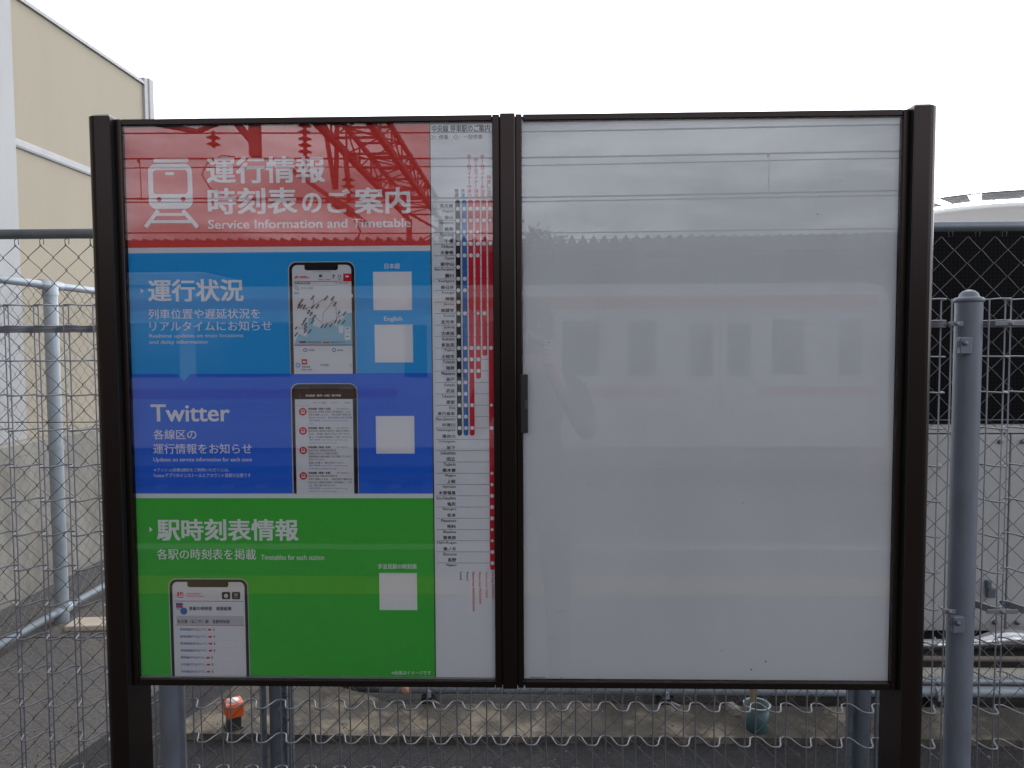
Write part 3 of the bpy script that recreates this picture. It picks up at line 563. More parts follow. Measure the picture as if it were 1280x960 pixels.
for x in POSTS:
    p = MB(); p.lathe([(.0302, -.0), (.0302, 1.652)], (x, YC, 0), 'blue_grey_steel', 28); po = p.build('post', wf)
    c = MB(); c.lathe([(.0305, 1.648), (.0335, 1.651), (.0338, 1.656), (.030, 1.660), (.0225, 1.662), (.020, 1.670), (.013, 1.676), (.005, 1.679), (0.0001, 1.6795)], (x, YC, 0), 'blue_grey_steel', 28); c.build('post_cap', po)
    for z in (1.545, .872):
        k = MB(); k.box((x - .040, YC - .040, z - .02), (x - .012, YC - .024, z + .02), 'blue_grey_steel', bev=.002); k.box((x - .045, YC - .036, z - .004), (x - .0385, YC - .028, z + .012), 'fence_steel', bev=.001)
        k.tube([(x - .031, YC - .0405, z + .006), (x - .031, YC - .0465, z + .006)], .006, 'fence_steel', 8); k.build('bracket', po)
for (xa, xb, z) in ((1.140, 1.215, 1.597), (1.035, 1.066, 1.597), (1.140, 1.215, .903), (1.035, 1.066, .903)):
    k = MB(); k.box((xa, YC - .034, z - .0055), (xb, YC - .031, z + .0055), 'mesh_wire', bev=.001); k.tube([((xa + xb) / 2, YC - .037, z), ((xa + xb) / 2, YC - .005, z)], .0055, 'mesh_wire', 8); k.build('joint_clip', wf)

# ------------------------------------------------------------------ chain link fences
def chain_mesh(x0, x1, z0, z1, tf, mt, r=.0017, w=.0425, name='chain_mesh', parent=None):
    m = MB(); n = int((x1 - x0) / w); k = int((z1 - z0) / w)
    for i in range(n):
        xc = x0 + (i + .5) * w; sg = 1 if i % 2 else -1; pts = []
        jx = [random.uniform(-.0012, .0012) for _ in range(3)]
        for j in range(k + 1):
            s = sg * (1 if j % 2 else -1)
            pts.append(tf(xc + s * w * .52 + jx[j % 3], s * .0028, z1 - j * w))
        m.tube(pts, r, mt, 4, smooth=False)
    return m.build(name, parent)
YB = 1.10
cf = thing('chain_link_fence', 'tall dark chain link fence running behind the notice board with a steel top rail', 'fence', (0, YB, 0))
rail = MB(); rail.tube([(-4.0, YB, 1.932), (4.2, YB, 1.928)], .0165, 'fence_steel', 16); rail.build('top_rail', cf)
CP = [-2.82, -.832, 1.155, 3.14]
for x in CP:
    p = MB(); p.lathe([(.030, 0), (.030, 1.915)], (x, YB + .012, 0), 'fence_steel', 20); po = p.build('post', cf)
    for dx in (-.047, .049):
        e = MB(); e.box((x + dx - .007, YB - .012, .02), (x + dx + .007, YB + .008, 1.914), 'fence_steel', bev=.001); e.build('edge_bar', po)
for a, b_ in zip([-4.0] + CP, CP + [4.2]):
    if b_ - a < .3: continue
    chain_mesh(a, b_, .05, 1.893, lambda x, y, z: (x, YB + y - .016, z), 'chain_wire', parent=cf)
tw = MB()
for z in (1.30, .56, .06): tw.tube([(-4.0, YB - .014, z), (4.2, YB - .014, z)], .0016, 'chain_wire', 5)
tw.build('tension_wires', cf)
hk = MB()
x = -3.96
while x < 4.15:
    hk.tube([(x - .006, YB - .019, 1.893), (x - .007, YB - .020, 1.908), (x, YB - .018, 1.9135), (x + .007, YB - .020, 1.908), (x + .006, YB - .019, 1.893)], .0014, 'chain_wire', 4); x += .085
hk.build('rail_ties', cf)

XS = -2.62
sf = thing('chain_link_fence', 'galvanised chain link fence with pale pipe rails beside the low concrete wall', 'fence', (XS, 1.2, 0))
t = MB(); t.tube([(XS, 1.16, 1.895), (XS, 5.0, 1.900)], .0215, 'galv', 14); t.tube([(XS, 5.0, 1.900), (XS, 9.0, 1.900)], .0215, 'galv', 14); t.build('top_rail', sf)
t = MB(); t.tube([(XS, 1.16, .068), (XS, 9.0, .060)], .0215, 'galv', 14); t.build('bottom_rail', sf)
for y in (2.70, 4.70, 6.70, 8.7):
    p = MB(); p.lathe([(.036, 0), (.036, 1.87)], (XS, y, 0), 'galv', 18); po = p.build('post', sf)
    c = MB(); c.lathe([(.040, 1.84), (.040, 1.90), (.030, 1.917), (.001, 1.921)], (XS, y, 0), 'galv', 18); c.tube([(XS, y - .09, 1.8965), (XS, y + .09, 1.898)], .027, 'galv', 14); c.build('post_cap', po)
    k = MB(); k.lathe([(.0405, .98), (.0405, 1.01)], (XS, y, 0), 'galv', 18); k.build('clamp', po); k = MB(); k.tube([(XS, y - .07, .065), (XS, y + .07, .065)], .028, 'galv', 14); k.build('rail_sleeve', po)
for a, b_ in ((1.16, 2.70), (2.70, 4.70), (4.70, 6.70)):
    chain_mesh(a, b_, .08, 1.88, lambda x, y, z: (XS + y - .03, x, z), 'side_wire', r=.0015, parent=sf)
t = MB(); t.tube([(XS - .03, 1.16, .98), (XS - .03, 9.0, .98)], .0016, 'side_wire', 5); t.build('tension_wires', sf)

# ------------------------------------------------------------------ concrete wall and beige building at the left
cw = MB(); cw.prism([(-3.1, -.02), (-3.1, .955), (-3.115, .972), (-3.19, .972), (-3.19, -.02)], 1, -2.0, 9.0, 'wall_concrete')
cwo = tag(cw.build('concrete_wall'), 'low stained concrete wall below the beige building', 'wall')
XB = -3.2
bd = thing('beige_building', 'tall beige panelled building with pale corner post and metal coping above the concrete wall', 'building', (-5.2, 2.5, 0))
b = MB(); b.box((-9.0, 3.278, 0), (XB, 4.875, 3.75), 'stucco'); b.build('wall', bd)
b = MB(); b.box((-9.0, -3.0, 0), (XB, 3.08, 3.75), 'stucco'); b.build('wall', bd)
b = MB(); b.box((-3.6, 3.08, 0), (XB + .02, 3.273, 3.745), 'trim_white'); b.box((-3.6, 2.55, .0), (XB + .035, 3.079, 3.82), 'trim_white'); b.build('column', bd)
b = MB(); b.box((-3.55, 4.876, 0), (XB + .02, 4.935, 3.81), 'trim_white'); b.box((-3.55, 4.936, 0), (XB + .03, 5.01, 3.825), 'trim_white', bev=.004); b.tube([(XB + .0315, 4.975, 3.45), (XB + .036, 4.975, 3.45)], .012, 'dark', 10); b.build('corner_post', bd)
b = MB(); b.prism([(XB - .02, 3.751), (XB + .02, 3.751), (XB + .02, 3.773), (XB + .006, 3.786), (XB - .02, 3.786)], 1, 3.275, 4.874, 'trim_grey'); b.build('coping', bd)
b = MB(); b.prism([(XB - .01, 2.815), (XB + .014, 2.815), (XB + .018, 2.828), (XB + .018, 2.858), (XB + .005, 2.874), (XB - .01, 2.874)], 1, 3.275, 4.874, 'trim_grey'); b.build('band_trim', bd)

# ------------------------------------------------------------------ equipment cabinet with black net and grey panels
ec = thing('equipment_cabinet', 'equipment cabinet with black netted upper half and grey lower panel behind chain link', 'cabinet', (2.6, 2.3, .03))
b = MB(); b.box((.95, 2.30, 1.158), (4.6, 3.5, 2.13), 'net'); b.build('net_screen', ec)
b = MB(); b.box((.95, 2.305, 1.110), (4.6, 3.5, 1.155), 'cabinet_grey', bev=.002); b.build('top_rail', ec)
for xa, xb in ((.95, 2.385), (2.392, 4.6)):
    b = MB(); b.box((xa, 2.30, .125), (xb, 3.5, 1.104), 'cabinet_grey', bev=.003); pnl = b.build('lower_panel', ec)
    for (bx, bz) in ((xa + .05, 1.07), (xb - .05, 1.07), (xa + .05, .17), (xb - .05, .17)):
        q = MB(); q.tube([(bx, 2.3, bz), (bx, 2.288, bz)], .011, 'fence_steel', 8); q.build('bolt', pnl)
b = MB(); b.box((.97, 2.34, .03), (4.58, 3.45, .122), 'dark'); b.build('base_shade', ec)  # near-black block, its colour stands in for the shade under the cabinet
b = MB(); b.box((2.285, 2.275, .30), (2.325, 2.299, .345), 'fence_steel', bev=.003); b.box((2.28, 2.27, .345), (2.30, 2.299, .385), 'fence_steel', bev=.003); b.build('hinge', ec)

# ------------------------------------------------------------------ far tank with handrail
TX, TY, TR = 13.6, 21.5, 2.7
tk = thing('storage_tank', 'white round tank with a trussed rim rail rising beyond the cabinet', 'tank', (TX, TY, 0))
ZTK = 5.30
b = MB(); b.lathe([(TR, 0), (TR, ZTK - .16), (TR + .06, ZTK - .13), (TR + .06, ZTK - .05), (TR, ZTK), (TR * .6, ZTK + .12), (.01, ZTK + .16)], (TX, TY, 0), 'tank', 64); b.build('shell', tk)
b = MB(); n = 26
pt = lambda k, z, r=TR + .02: (TX + r * math.cos(2 * math.pi * k / n), TY + r * math.sin(2 * math.pi * k / n), z)
b.tube([pt(k / 4, ZTK + .30) for k in range(4 * n + 1)], .020, 'tank_rail', 6); b.tube([pt(k / 4, ZTK + .235) for k in range(4 * n + 1)], .010, 'tank_rail', 5)
for k in range(n):
    if k % 2: b.tube([pt(k, ZTK), pt(k, ZTK + .3)], .010, 'tank_rail', 5)
    b.tube([pt(k, ZTK + (.3 if k % 2 else .02)), pt(k + 1, ZTK + (.02 if k % 2 else .3))], .010, 'tank_rail', 5)
b.build('handrail', tk)
b = MB(); m_ = 48
for k in range(m_):
    if 0 <= (k * 7) % 11 < 8:
        a0, a1 = 26 * k / m_, 26 * (k + 1) / m_
        b.add([pt(a0, ZTK + .24, TR - .9), pt(a1, ZTK + .24, TR - .9), pt(a1, ZTK + .31, TR - .1), pt(a0, ZTK + .31, TR - .1)], [(0, 1, 2, 3)], 'trim_white')
b.build('walkway_grating', tk)

# ------------------------------------------------------------------ pipes, hoses and small things on the apron
pg = thing('grey_pipe', 'long blue grey pipe with a salmon taped joint low along the concrete apron', 'pipe', (.6, 1.74, .03))
PY, PZ, PR = 1.74, .082, .022
b = MB(); b.tube([(-.60, PY, PZ), (1.2, PY, PZ - .001), (3.4, PY, PZ)], PR, 'pipe_grey', 14); b.tube([(-.60, PY + .05, PZ + .022), (3.4, PY + .05, PZ + .022)], .013, 'pipe_grey', 10); b.build('pipe_run', pg)
b = MB(); b.tube([(-.515, PY, PZ), (-.475, PY, PZ)], PR + .0025, 'pipe_pink', 14); b.tube([(-.508, PY + .05, PZ + .022), (-.455, PY + .05, PZ + .022)], .0155, 'pipe_pink', 10); b.build('taped_joint', pg)
for x in (-.395, .615, 1.75):
    b = MB(); b.box((x - .035, PY - .03, .006), (x + .03, PY + .07, .058), 'dark', bev=.004); b.tube([(x - .006 + .032 * math.cos(R(a)) * 0, PY + .0265 * math.cos(R(a)), PZ + .0265 * math.sin(R(a))) for a in range(0, 361, 30)], .004, 'galv', 6)
    b.box((x - .008, PY - .034, .055), (x + .008, PY - .026, .085), 'galv', bev=.001); b.tube([(x + .012, PY - .034, .045), (x + .05, PY - .045, .031)], .006, 'side_wire', 6); b.build('pipe_bracket', pg)
hs = MB(); hs.tube([(-.93, 1.95, .16), (-.86, 1.86, .11), (-.78, 1.78, .085), (-.70, 1.745, .081), (-.60, PY, PZ)], .020, 'rubber', 12)
tag(hs.build('black_hose'), 'thick black hose curving into the end of the grey pipe', 'hose')
hs = MB(); hs.tube([(-.90, 2.02, .13), (-.80, 1.91, .105), (-.68, 1.87, .102), (-.50, 1.86, .101), (-.2, 1.86, .1)], .016, 'rubber', 12)
tag(hs.build('black_hose'), 'thinner black hose lying behind the grey pipe end', 'hose')
b = MB(); pts = []; rs = []
x = .3
while x < 3.5:
    pts += [(x, 1.885, .075), (x + .0035, 1.885, .075)]; rs += [.0405, .0435] if int(round((x - .3) / .007)) % 2 else [.0435, .0405]; x += .007
b.tube(pts, .04, 'conduit', 14, rs=rs); tag(b.build('corrugated_conduit'), 'beige corrugated conduit between the grey pipe and the shiny lagged pipe', 'conduit')
b = MB(); b.tube([(.3, 1.985, .118), (2.0, 1.985, .118), (3.4, 1.985, .122)], .013, 'pipe_brown', 10); tag(b.build('brown_pipe'), 'thin brown pipe lying just above the corrugated conduit', 'pipe')
b = MB(); b.tube([(.3, 2.08, .145), (1.8, 2.08, .145), (2.02, 2.08, .146), (2.12, 2.08, .155), (2.20, 2.08, .170), (2.27, 2.08, .176), (2.36, 2.08, .170), (3.4, 2.08, .165)], .03, 'silver_foil', 16, rs=[.024, .024, .024, .028, .04, .045, .04, .04]); tag(b.build('lagged_pipe'), 'shiny silver foil lagged pipe with a swelling, below the equipment cabinet', 'pipe')

om = thing('marker_box', 'small orange box with white disc on black foot on the concrete', 'marker', (-1.155, 1.50, .03))
ox, oy, a = -1.150, 1.50, R(34)
b = MB(); b.box((ox - .033, oy - .036, .082), (ox + .033, oy + .036, .139), 'orange', rz=a, bev=.004); hd = b.build('orange_head', om)
b = MB(); b.lathe([(.021, 0), (.021, .004), (.0001, .0045)], (ox, oy, .1388), 'litter', 18); b.build('white_disc', hd)
b = MB(); b.box((ox - .026, oy - .028, .031), (ox + .024, oy + .026, .0815), 'rubber', rz=a, bev=.003); b.box((ox - .034, oy - .030, .0302), (ox + .03, oy + .03, .038), 'rubber', rz=a, bev=.002); b.build('black_foot', om)

bk = thing('bucket', 'teal plastic bucket with pale rim standing on the concrete with a wooden handle in it', 'bucket', (.93, 1.515, .03))
kx, ky = .93, 1.515
b = MB(); b.lathe([(.0001, .032), (.039, .032), (.041, .034), (.0505, .132), (.048, .132), (.0385, .038), (.0001, .037)], (kx, ky, 0), 'bucket', 32); b.build('bucket_body', bk)
b = MB(); b.lathe([(.048, .1315), (.0525, .1315), (.0525, .1355), (.048, .1355), (.048, .1315)], (kx, ky, 0), 'bucket_rim', 32); b.build('rim', bk)
b = MB(); b.tube([(kx - .012, ky + .01, .05), (kx - .008, ky + .03, .45), (kx - .004, ky + .05, .85)], .0138, 'bamboo', 12); tag(b.build('broom_handle'), 'pale round wooden handle standing upright in the teal bucket', 'handle')
b = MB(); b.box((kx - .075, ky + .10, .0305), (kx - .040, ky + .16, .065), 'wall_concrete', bev=.004, rz=.3); tag(b.build('concrete_block'), 'small pale block lying behind the teal bucket', 'block')

b = MB(); b.box((-2.52, 2.56, .0), (-2.20, 2.70, .03), 'plank', rz=.1, bev=.004); tag(b.build('plank'), 'pale flat plank on the ground beside the side fence post', 'plank')
b = MB(); b.box((-2.40, 2.80, .0), (-1.9, 2.90, .07), 'plank_brown', rz=.05, bev=.004); tag(b.build('timber'), 'brown squared timber lying behind the pale plank', 'timber')
for k, (x, y, s) in enumerate(((-1.37, 1.66, .009), (1.05, 1.38, .007), (.70, 1.36, .004), (-1.03, 1.50, .006))):
    b = MB(); zz = .031 if y > 1.46 and x > -1.3 else .001
    b.add([(x - s, y - s * .6, zz), (x + s, y - s * .3, zz), (x + s * .7, y + s, zz + s * .5), (x - s * .6, y + s * .8, zz + s * .7)], [(0, 1, 2, 3)], 'litter')
    tag(b.build('paper_scrap'), ('white paper scrap on the asphalt beyond the orange marker', 'white scrap on the asphalt in front of the teal bucket', 'tiny white fleck on the asphalt near the middle of the fence', 'white scrap on the concrete just right of the orange marker')[k], 'litter', 'scraps on the ground')
# loose grit on the ground
gr = MB(); rg = random.Random(11)
for i in range(4200):
    if i < 2600: x, y = rg.uniform(-3.05, -1.3), rg.uniform(.7, 4.6)
    elif i < 3900: x, y = rg.uniform(-1.6, 3.2), rg.uniform(.55, 1.44)
    else: x, y = rg.uniform(-1.35, 2.6), rg.uniform(1.45, 1.70)
    zz = .03 if (y > 1.45 and x > -1.25 and y < 1.7) else (.005 if x > -1.6 and y < 1.45 else 0)
    q = rg.choice((.0015, .002, .0025, .003, .0035, .005)) * rg.uniform(.8, 1.5); a_ = rg.uniform(0, 3)
    cx_, sx_ = math.cos(a_) * q, math.sin(a_) * q; k = rg.uniform(.5, .9)
    gr.add([(x + cx_, y + sx_, zz + q * .2), (x - sx_ * k, y + cx_ * k, zz + q * .2), (x - cx_, y - sx_, zz + q * .2), (x + sx_ * k, y - cx_ * k, zz + q * .2), (x + q * .15, y, zz + q * .9)], [(0, 1, 4), (1, 2, 4), (2, 3, 4), (3, 0, 4)], rg.choice(('grit_pale', 'grit_mid', 'grit_mid', 'grit_dark', 'grit_brown')))
gro = tag(gr.build('gravel', loc=(0, 0, 0)), 'fine grit scattered over the ground behind the fences', 'gravel'); gro['kind'] = 'stuff'
# ------------------------------------------------------------------ the other side: what the glass mirrors (platform edge, tracks, train, far canopy, overhead line)
M['ballast'] = mat('ballast', (0.10, 0.09, 0.08), 0.95, var=0.5, vscale=18, bump=0.8, bscale=30)
M['tactile'] = mat('tactile_yellow', (0.27, 0.20, 0.07), 0.7, var=0.15, vscale=8)
M['line_white'] = mat('platform_white_line', (0.26, 0.26, 0.25), 0.7, var=0.12)
M['rail'] = mat('running_rail', (0.14, 0.10, 0.08), 0.4, 0.7)
M['stainless'] = mat('brushed_stainless', (0.30, 0.305, 0.31), 0.5, 0.2, var=0.05, vscale=3, stretch=(.3, 1, 6))
M['train_orange'] = mat('train_orange_stripe', (0.24, 0.10, 0.05), 0.45)
M['train_glass'] = mat('train_window_glass', (0.03, 0.035, 0.04), 0.12)
M['canopy'] = mat('canopy_sheet', (0.075, 0.075, 0.08), 0.7, var=0.15, vscale=2)
M['canopy_white'] = mat('canopy_fascia', (0.26, 0.26, 0.26), 0.6)
M['line_steel'] = mat('overhead_steel', (0.10, 0.10, 0.105), 0.6, 0.2, var=0.2)
M['line_wire'] = mat('overhead_wire', (0.045, 0.042, 0.04), 0.6)
M['porcelain'] = mat('brown_porcelain', (0.10, 0.055, 0.04), 0.3)
M['leaf'] = mat('leaf_green', (0.045, 0.075, 0.03), 0.7, var=0.35, vscale=3)
M['bark'] = mat('bark', (0.10, 0.075, 0.055), 0.9, var=0.3)
M['roof_tile'] = mat('grey_roof_tile', (0.13, 0.13, 0.14), 0.7, var=0.2)
M['skin'] = mat('skin', (0.45, 0.27, 0.19), 0.55)
M['shirt'] = mat('dark_jacket', (0.035, 0.037, 0.045), 0.85, var=0.2)
M['trousers'] = mat('grey_trousers', (0.05, 0.05, 0.055), 0.85, var=0.2)
M['hair'] = mat('black_hair', (0.015, 0.013, 0.012), 0.6)

b = MB(); b.box((-60, EDGE - .02, -1.12), (60, EDGE - .001, -.002), 'wall_concrete'); struct(b.build('pavement_kerb', loc=(0, EDGE, -1.1)))
b = MB(); b.add([(-200, -15.2, -1.1), (200, -15.2, -1.1), (200, EDGE, -1.1), (-200, EDGE, -1.1)], [(0, 1, 2, 3)], 'ballast'); struct(b.build('trackbed_ground', loc=(0, -9, -1.1)))
b = MB(); b.box((-40, -3.52, .001), (40, -3.16, .006), 'tactile'); struct(b.build('tactile_pavement', loc=(0, -3.3, 0)))
b = MB(); b.box((-40, EDGE, .001), (40, EDGE + .16, .005), 'line_white'); struct(b.build('pavement_line', loc=(0, EDGE, 0)))
b = MB(); b.box((-80, -26.0, -1.1), (80, -15.2, -.02), 'wall_concrete'); struct(b.build('far_pavement', loc=(0, -20, -1.1)))
b = MB(); b.add([(-600, -1500, -.5), (600, -1500, -.5), (600, -26, -.5), (-600, -26, -.5)], [(0, 1, 2, 3)], 'asphalt'); struct(b.build('far_ground', loc=(0, -26, -.5)))
for y in (-6.1, -13.1):
    tr = thing('railway_track', 'empty railway track beside the near platform edge' if y > -7 else 'railway track under the silver train', 'track', (0, y, -1.1))
    for s in (-1, 1):
        b = MB(); yy = y + s * .55; b.prism([(yy - .065, -1.0), (yy + .065, -1.0), (yy + .012, -.97), (yy + .012, -.90), (yy + .033, -.885), (yy + .033, -.855), (yy - .033, -.855), (yy - .033, -.885), (yy - .012, -.90), (yy - .012, -.97)], 0, -60, 60, 'rail'); b.build('rail', tr)
    b = MB()
    for k in range(-45, 46): b.box((k * .62 - .11, y - 1.0, -1.098), (k * .62 + .11, y + 1.0, -1.0), 'ballast')
    b.build('sleepers', tr)['kind'] = 'stuff'
# train
YN, YF = -11.65, -14.5
tn = thing('commuter_train', 'silver commuter train with orange stripes across the tracks, mirrored in the glass', 'train', (-3, -13.1, -.85))
XE = 6.3
b = MB(); pr_ = [(YN, -.25), (YN, 2.30), (YN - .06, 2.45), (YN - .22, 2.58), (YN - .6, 2.66), (YF + .6, 2.66), (YF + .22, 2.58), (YF + .06, 2.45), (YF, 2.30), (YF, -.25)]
xs = [-22, XE - .22, XE - .06, XE]; sc = [1, 1, .985, .95]
vs = []; n = len(pr_); yc = (YN + YF) / 2
for x, s in zip(xs, sc): vs += [(x, yc + (y - yc) * s, 1.1 + (z - 1.1) * s) for y, z in pr_]
fs = [(i * n + k, i * n + (k + 1) % n, (i + 1) * n + (k + 1) % n, (i + 1) * n + k) for i in range(3) for k in range(n)] + [tuple(range(n)), tuple(3 * n + k for k in range(n))[::-1]]
b.add(vs, fs, 'stainless'); bod = b.build('body', tn)
for z0, z1 in ((2.19, 2.40), (.64, .80)):
    b = MB(); b.box((-21.9, YN + .002, z0), (XE - .25, YN + .006, z1), 'train_orange'); b.build('stripe', bod)
b = MB()
for z in (.30, .42, .52, 2.12): b.box((-21.9, YN + .002, z), (XE - .25, YN + .012, z + .02), 'canopy_white')
b.build('body_ribs', bod)
b = MB(); b.box((-21.8, YN - 2.7, -.60), (XE - .4, YN - .15, -.27), 'canopy'); b.build('underframe', tn)
for x in (-19.5, -12.5, -9.5, -2.3, 2.7):
    d = MB(); d.box((x - .02, YN + .003, .12), (x + 1.32, YN + .010, 2.08), 'stainless'); d.box((x + .635, YN + .010, .14), (x + .665, YN + .013, 2.06), 'canopy'); dr = d.build('door', tn)
    for dx in (.12, .78):
        w_ = MB(); w_.box((x + dx, YN + .0105, 1.0), (x + dx + .40, YN + .014, 1.92), 'train_glass', bev=.02); w_.build('door_window', dr)
for x0, x1 in ((-17.9, -16.2), (-15.9, -14.2), (-7.9, -6.2), (-5.9, -4.2), (-.75, -.1), (.6, 1.25), (1.75, 2.25), (4.25, 4.8), (5.4, 5.8)):
    w_ = MB(); w_.box((x0, YN + .003, 1.02), (x1, YN + .009, 1.98), 'train_glass', bev=.02); w_.build('window', tn)
for x in (-20, -17.8, 1.0, 3.2, -8, -5.8):
    b = MB(); b.tube([(x, YN - .55, -.43), (x, YN - .67, -.43)], .42, 'rail', 20); b.tube([(x, YN - 2.2, -.43), (x, YN - 2.32, -.43)], .42, 'rail', 20); b.build('wheelset', tn)
b = MB(); b.box((-12, yc - .8, 2.665), (-6, yc + .8, 2.95), 'canopy_white', bev=.05); b.build('roof_unit', tn)
# far canopy with folded sheet roof
cn = thing('platform_canopy', 'long far platform canopy with zigzag folded sheet edge, mirrored in the glass', 'canopy', (0, -20.5, -.02))
pit, zt, zb = .29, 4.50, 4.25
prof = []
k = -130
while k <= 130:
    prof += [(k * pit - .145, zb), (k * pit, zt)]; k += 1
n = len(prof); vs = [(x, y, z + d) for y, d in ((-18.6, 0), (-25.2, .12)) for x, z in prof]
b = MB(); b.add(vs, [(i, i + 1, n + i + 1, n + i) for i in range(n - 1)], 'canopy')
for i in range(0, n - 2, 2): b.add([(prof[i][0], -18.6, zb), (prof[i + 1][0], -18.6, zt), (prof[i + 2][0], -18.6, zb)], [(0, 1, 2)], 'canopy')
b.build('roof_sheet', cn)
b = MB(); b.box((-38, -18.75, 4.07), (38, -18.64, 4.245), 'canopy'); b.box((-38, -22.1, 3.92), (38, -21.9, 4.245), 'line_steel'); b.build('edge_beam', cn)
b = MB(); b.box((-38, -25.4, -.02), (38, -25.2, 4.62), 'canopy'); b.build('back_wall', cn)
for x in range(-36, 37, 6):
    b = MB(); b.box((x - .12, -22.12, -.02), (x + .12, -21.88, 3.92), 'line_steel'); b.build('column', cn)
for x0, x1, z in ((-7.0, -4.5, 3.2), (.0, 3.6, 3.15), (7.9, 8.9, 3.4)):
    b = MB(); b.box((x0, -20.6, z - .28), (x1, -20.5, z), 'canopy_white', bev=.02)
    for x in (x0 + .2, x1 - .2): b.tube([(x, -20.55, z), (x, -20.55, 4.25)], .02, 'line_steel', 6)
    b.build('hanging_sign', cn)
# gantry
ga = thing('overhead_line_gantry', 'steel lattice overhead line gantry across the tracks, mirrored in the red poster band', 'gantry', (-3.0, -19.6, -.02))
A, B_, Z0, Z1 = -2.60, -3.48, 5.25, 5.75
b = MB()
for x in (A, B_):
    for z, r in ((Z0, .055), (Z1, .04)): b.box((x - r, -19.9, z - r), (x + r, -2.0, z + r), 'line_steel')
y = -19.6; k = 0
while y < -2.4:
    for z in (Z0, Z1): b.tube([(A, y, z), (B_, y, z)], .026, 'line_steel', 5); b.tube([(A if k % 2 else B_, y, z), (B_ if k % 2 else A, y + 1.1, z)], .016, 'line_steel', 5)
    for x in (A, B_): b.tube([(x, y, Z0), (x, y, Z1)], .02, 'line_steel', 5); b.tube([(x, y, Z0 if k % 2 else Z1), (x, y + 1.1, Z1 if k % 2 else Z0)], .016, 'line_steel', 5)
    y += 1.1; k += 1
b.build('beam', ga)
for yb, zz in ((-19.7, -.02), (-2.1, 0)):
    b = MB()
    for dx in (A + .12, B_ - .0 + .1):
        for dy in (-.22, .22): b.box((dx - .04, yb + dy - .04, zz), (dx + .04, yb + dy + .04, Z0 - .072), 'line_steel')
    z = .3; k = 0
    while z < 5.0:
        for dy in (-.22, .22): b.tube([(A + .12, yb + dy, z if k % 2 else z + .5), (B_ + .1, yb + dy, z + .5 if k % 2 else z)], .02, 'line_steel', 5)
        z += .5; k += 1
    b.build('mast', ga)
b = MB(); yk = -12.62
b.box((-5.6, yk - .06, 5.86), (A, yk + .06, 5.98), 'line_steel')
b.box((-5.2, yk - .09, 5.12), (-5.02, yk + .09, 5.86), 'line_steel'); b.tube([(-5.55, yk, 5.86), (-5.12, yk, 5.35)], .07, 'line_steel', 8)
b.tube([(-5.5, yk, 5.86), (-6.2, yk, 5.60), (-7.0, yk, 5.75)], .05, 'line_steel', 8)
b.tube([(-3.42, yk, 5.2), (-3.36, yk, 4.55)], .05, 'line_steel', 8); b.tube([(-3.82, yk, 5.9), (-3.62, yk, 4.5)], .045, 'line_steel', 6); b.tube([(-3.55, yk, 5.9), (-3.60, yk, 4.5)], .045, 'line_steel', 6)
b.tube([(-4.45, yk, 4.88), (-3.85, yk, 4.45), (-3.36, yk, 4.12), (-3.02, yk, 3.85)], .04, 'line_steel', 8); b.tube([(-3.75, yk, 4.34), (-3.3, yk, 4.05)], .09, 'line_steel', 10)
b.tube([(-4.17, yk, 5.0), (-4.05, yk, 4.6)], .02, 'line_steel', 6); b.tube([(-3.36, yk, 4.1), (-3.15, yk, 3.72), (-3.25, yk, 3.45)], .018, 'line_steel', 6); b.build('cantilever', ga)
for x, z0, z1 in ((-4.17, 5.02, 5.86), (-3.36, 4.25, 4.75), (-5.9, 5.3, 5.6)):
    b = MB(); pf = [(.035, 0)]; n = int((z1 - z0) / .12)
    for k in range(n): z = (k + .3) * .12; pf += [(.035, z), (.13, z + .02), (.035, z + .07)]
    pf += [(.035, z1 - z0)]
    b.lathe(pf, (x, yk, z0), 'porcelain', 12); b.build('insulator', ga)
# overhead wires
WI = [(-12.65, 4.34, 4.36, .017, 'lower contact wire over the far track'), (-12.70, 4.315, 4.25, .014, 'second thin wire just under the contact wire'), (-12.6, 5.12, 5.02, .017, 'messenger wire over the far track'), (-12.9, 5.66, 5.60, .015, 'topmost feeder wire'), (-17.4, 4.50, 4.30, .017, 'low wire in front of the zigzag canopy edge'), (-17.0, 4.12, 4.20, .014, 'lowest wire just above the zigzag canopy edge'), (-15.0, 5.45, 5.55, .014, 'thin earth wire behind the messenger wire')]
for y, za, zb_, r, lb in WI:
    b = MB(); b.tube([(x, y, za + (zb_ - za) * (x + 30) / 60 - .03 * math.sin((x + 5) * .35)) for x in range(-30, 31, 2)], r, 'line_wire', 5)
    tag(b.build('overhead_wire'), lb + ', mirrored in the glass', 'wire', 'overhead line wires')
for x, z0, z1, lb in ((-7.32, 4.33, 5.06, 'left'), (4.47, 3.85 + .45, 5.03, 'right'), (-2.2, 4.33, 5.05, 'middle')):
    b = MB(); b.tube([(x, -12.65, z0), (x, -12.62, z1)], .008, 'line_wire', 5); b.tube([(x - .02, -12.62, z1 - .02), (x - .02, -12.62, z1 + .05)], .03, 'line_wire', 6)
    tag(b.build('dropper_wire'), lb + 'most short vertical dropper between messenger and contact wire, mirrored' if lb != 'middle' else 'middle short vertical dropper between messenger and contact wire, mirrored', 'wire', 'overhead line droppers')
b = MB(); b.tube([(-5.5, -12.6, 5.12), (-5.75, -12.62, 5.15), (-6.05, -12.63, 5.0), (-6.15, -12.64, 4.8), (-6.0, -12.65, 4.55), (-5.7, -12.65, 4.40), (-5.3, -12.65, 4.335), (-4.6, -12.65, 4.335)], .012, 'line_wire', 6); b.tube([(-5.3, -12.65, 4.335), (-4.2, -12.65, 4.335)], .035, 'line_wire', 6)
tag(b.build('jumper_cable'), 'curved jumper cable hanging between two overhead wires, mirrored in the red band', 'cable')
